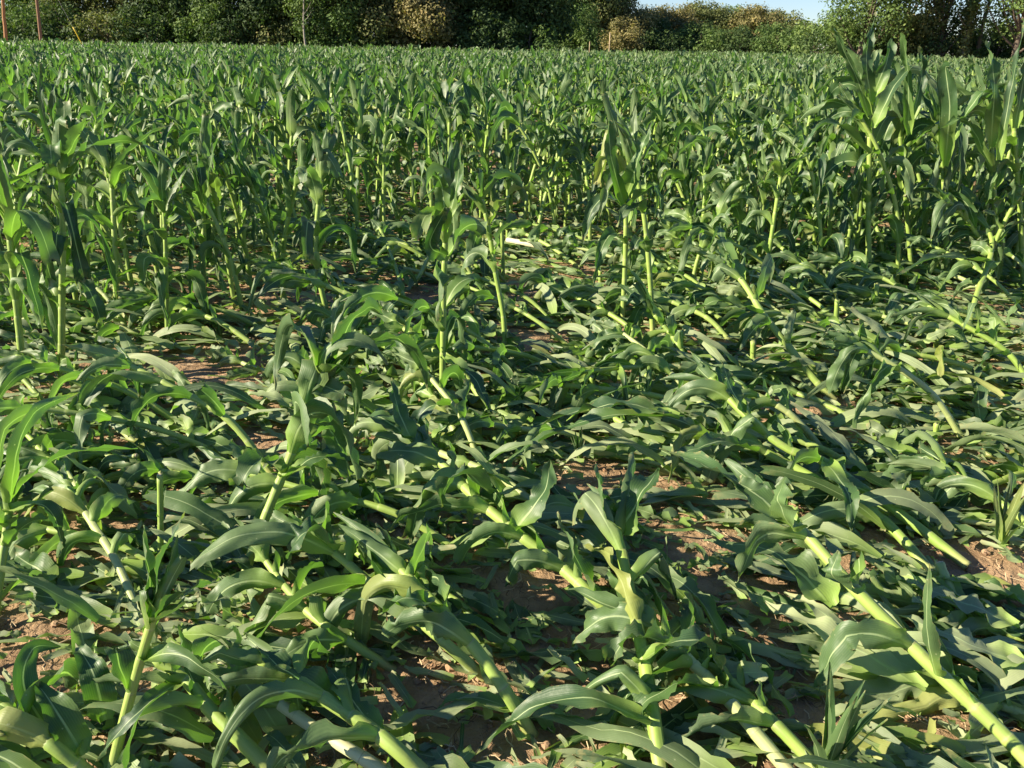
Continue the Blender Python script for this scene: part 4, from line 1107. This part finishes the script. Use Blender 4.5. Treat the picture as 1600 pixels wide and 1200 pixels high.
# bare and vine covered trunks
def bare_tree(px, Y, H, r, label, seed, tint=(0.5, 0.9, 0), vines=False, lean=0.0):
    rg = random.Random(seed)
    b = at_y(px, 75, Y)
    e = bpy.data.objects.new("dead_tree", None); e.location = (b.x, Y, 0); C.objects.link(e)
    tag(e, label, "tree", "bare and vine covered trunks")
    tc = spline([Vector((0, 0, -.1)), Vector((rg.uniform(-.3, .1), 0, H * .3)), Vector((lean * .5 + rg.uniform(-.3, .3), 0, H * .6)), Vector((lean, 0, H))], 20)
    tr = obj("trunk", make_mesh("trunk", *tube(tc, [r * (1.2 - i / 20) + .02 for i in range(21)], 9, None, tint), M_BARK), e)
    for k in range(9):
        s = tc[rg.randint(7, 18)]; a = rg.uniform(-1, 1)
        d = Vector((a * 1.2, rg.uniform(-.5, .5), rg.uniform(.5, 1.3))) * H * .14
        lp = spline([s, s + d * .5 + Vector((0, 0, -.06 * H * abs(a) * .4)), s + d], 7)
        li = obj("limb", make_mesh("limb", *tube(lp, [r * .42 * (1 - .12 * i) for i in range(8)], 6, None, tint), M_BARK), tr)
    if vines:
        rs = np.random.RandomState(seed); V = []; K = []
        for i in range(2600):
            c = tc[rs.randint(0, 20)]; d = rs.normal(size=3); d /= np.linalg.norm(d)
            p = np.array(c[:]) + d * rs.uniform(.2, .75) * np.array((1, 1, 1.6)) * (1.0 if rs.rand() < .9 else 1.6)
            t = rs.normal(size=3); t /= np.linalg.norm(t); bt = np.cross(t, d); s = .16
            V += [p - t * s, p + bt * s, p + t * s, p - bt * s]; K += [(rs.rand(), 0, 0)] * 4
        obj("crown", make_mesh("crown", np.array(V), np.arange(len(V)), np.zeros((len(V), 3)), np.array(K), CM['olive'], smooth=False), e)
bare_tree(479, 93, 8.5, .09, "dead tree with pale grey forked trunk against the dark wood", 41, (.4, .55, 0), lean=.4)
bare_tree(1507, 88, 12, .26, "slender vine covered trunk standing against the sky at the right", 42, (.4, .3, 0), True, .3)
bare_tree(1532, 92, 12, .2, "thinner crooked trunk right of the vine covered one", 43, (.4, .3, 0), False, -.4)

# ------------------------------------------------------------------ poles and marker
def utility_pole(px, Y, r, H, label, tint, seed, lean):
    b = at_y(px, 60, Y)
    e = bpy.data.objects.new("utility_pole", None); e.location = (b.x, Y, 0); C.objects.link(e)
    tag(e, label, "pole", "wooden utility poles at the field edge")
    rg = random.Random(seed)
    P = [Vector((rg.uniform(-.02, .02), rg.uniform(-.02, .02), -.2 + (H + .2) * i / 12)) for i in range(13)]
    e.rotation_euler = (0, R(lean), 0)
    obj("shaft", make_mesh("shaft", *tube(P, [r * (1.1 - .35 * i / 12) for i in range(13)], 12, None, tint), M_POLE), e)
    obj("crossarm", make_mesh("crossarm", *tube([Vector((-1.1, -.16, H - .6)), Vector((0, -.17, H - .6)), Vector((1.1, -.16, H - .6))], [.07, .075, .07], 4, None, tint), M_POLE), e)
    for x in (-1, -.45, .45, 1):
        z = H - .53
        obj("insulator", make_mesh("insulator", *tube([Vector((x, -.16, z)), Vector((x, -.16, z + .05)), Vector((x, -.16, z + .09)), Vector((x, -.16, z + .16)), Vector((x, -.16, z + .2))], [.03, .06, .035, .055, .02], 8), M_CER), e)
utility_pole(6, 80, .15, 10, "orange sunlit wooden pole at the left edge, nearer the frame edge", (0.4, 0, 0), 1, 7.5)
utility_pole(61, 78, .13, 10, "darker reddish wooden pole, second from the left edge", (0.2, .75, 0), 2, 5.5)
def post(px, Y, r, H, label, lean=0):
    b = at_y(px, 75, Y)
    e = bpy.data.objects.new("wooden_post", None); e.location = (b.x, Y, 0); C.objects.link(e)
    tag(e, label, "post", "grey wooden posts in the field")
    P = [Vector((lean * i / 6, 0, -.2 + (H + .2) * i / 6)) for i in range(7)]
    obj("shaft", make_mesh("shaft", *tube(P, [r * (1 + .05 * math.sin(i * 3)) for i in range(7)], 8, None, (.9, .2, 0)), M_STRAW), e)
    obj("cap", make_mesh("cap", *tube([P[-1], P[-1] + Vector((0, 0, .04)), P[-1] + Vector((0, 0, .07))], [r * 1.15, r * 1.15, r * .4], 8, None, (.6, 0, 0)), M_STRAW), e)
post(952, 72, .04, 2.55, "thin tall grey post sticking out of the corn before the far wood")
post(921, 72, .028, 1.85, "shorter thin post left of the tall grey post")
b = at_y(126, 56, 70)
e = bpy.data.objects.new("guy_wire_marker", None); e.location = (b.x, 70, 0); C.objects.link(e)
tag(e, "slanting yellow marker sleeve sticking out of the corn at the left", "wire marker")
P = [Vector((.35 - .85 * i / 6, 0, .2 + 2.1 * i / 6)) for i in range(7)]
obj("sleeve", make_mesh("sleeve", *tube(P[2:], [.035, .04, .04, .04, .035], 8), M_YEL), e)
obj("wire", make_mesh("wire", *tube([Vector((.6, 0, -.4)), P[3], Vector((-3.2, 0, 9))], [.008] * 3, 6), M_CER), e)
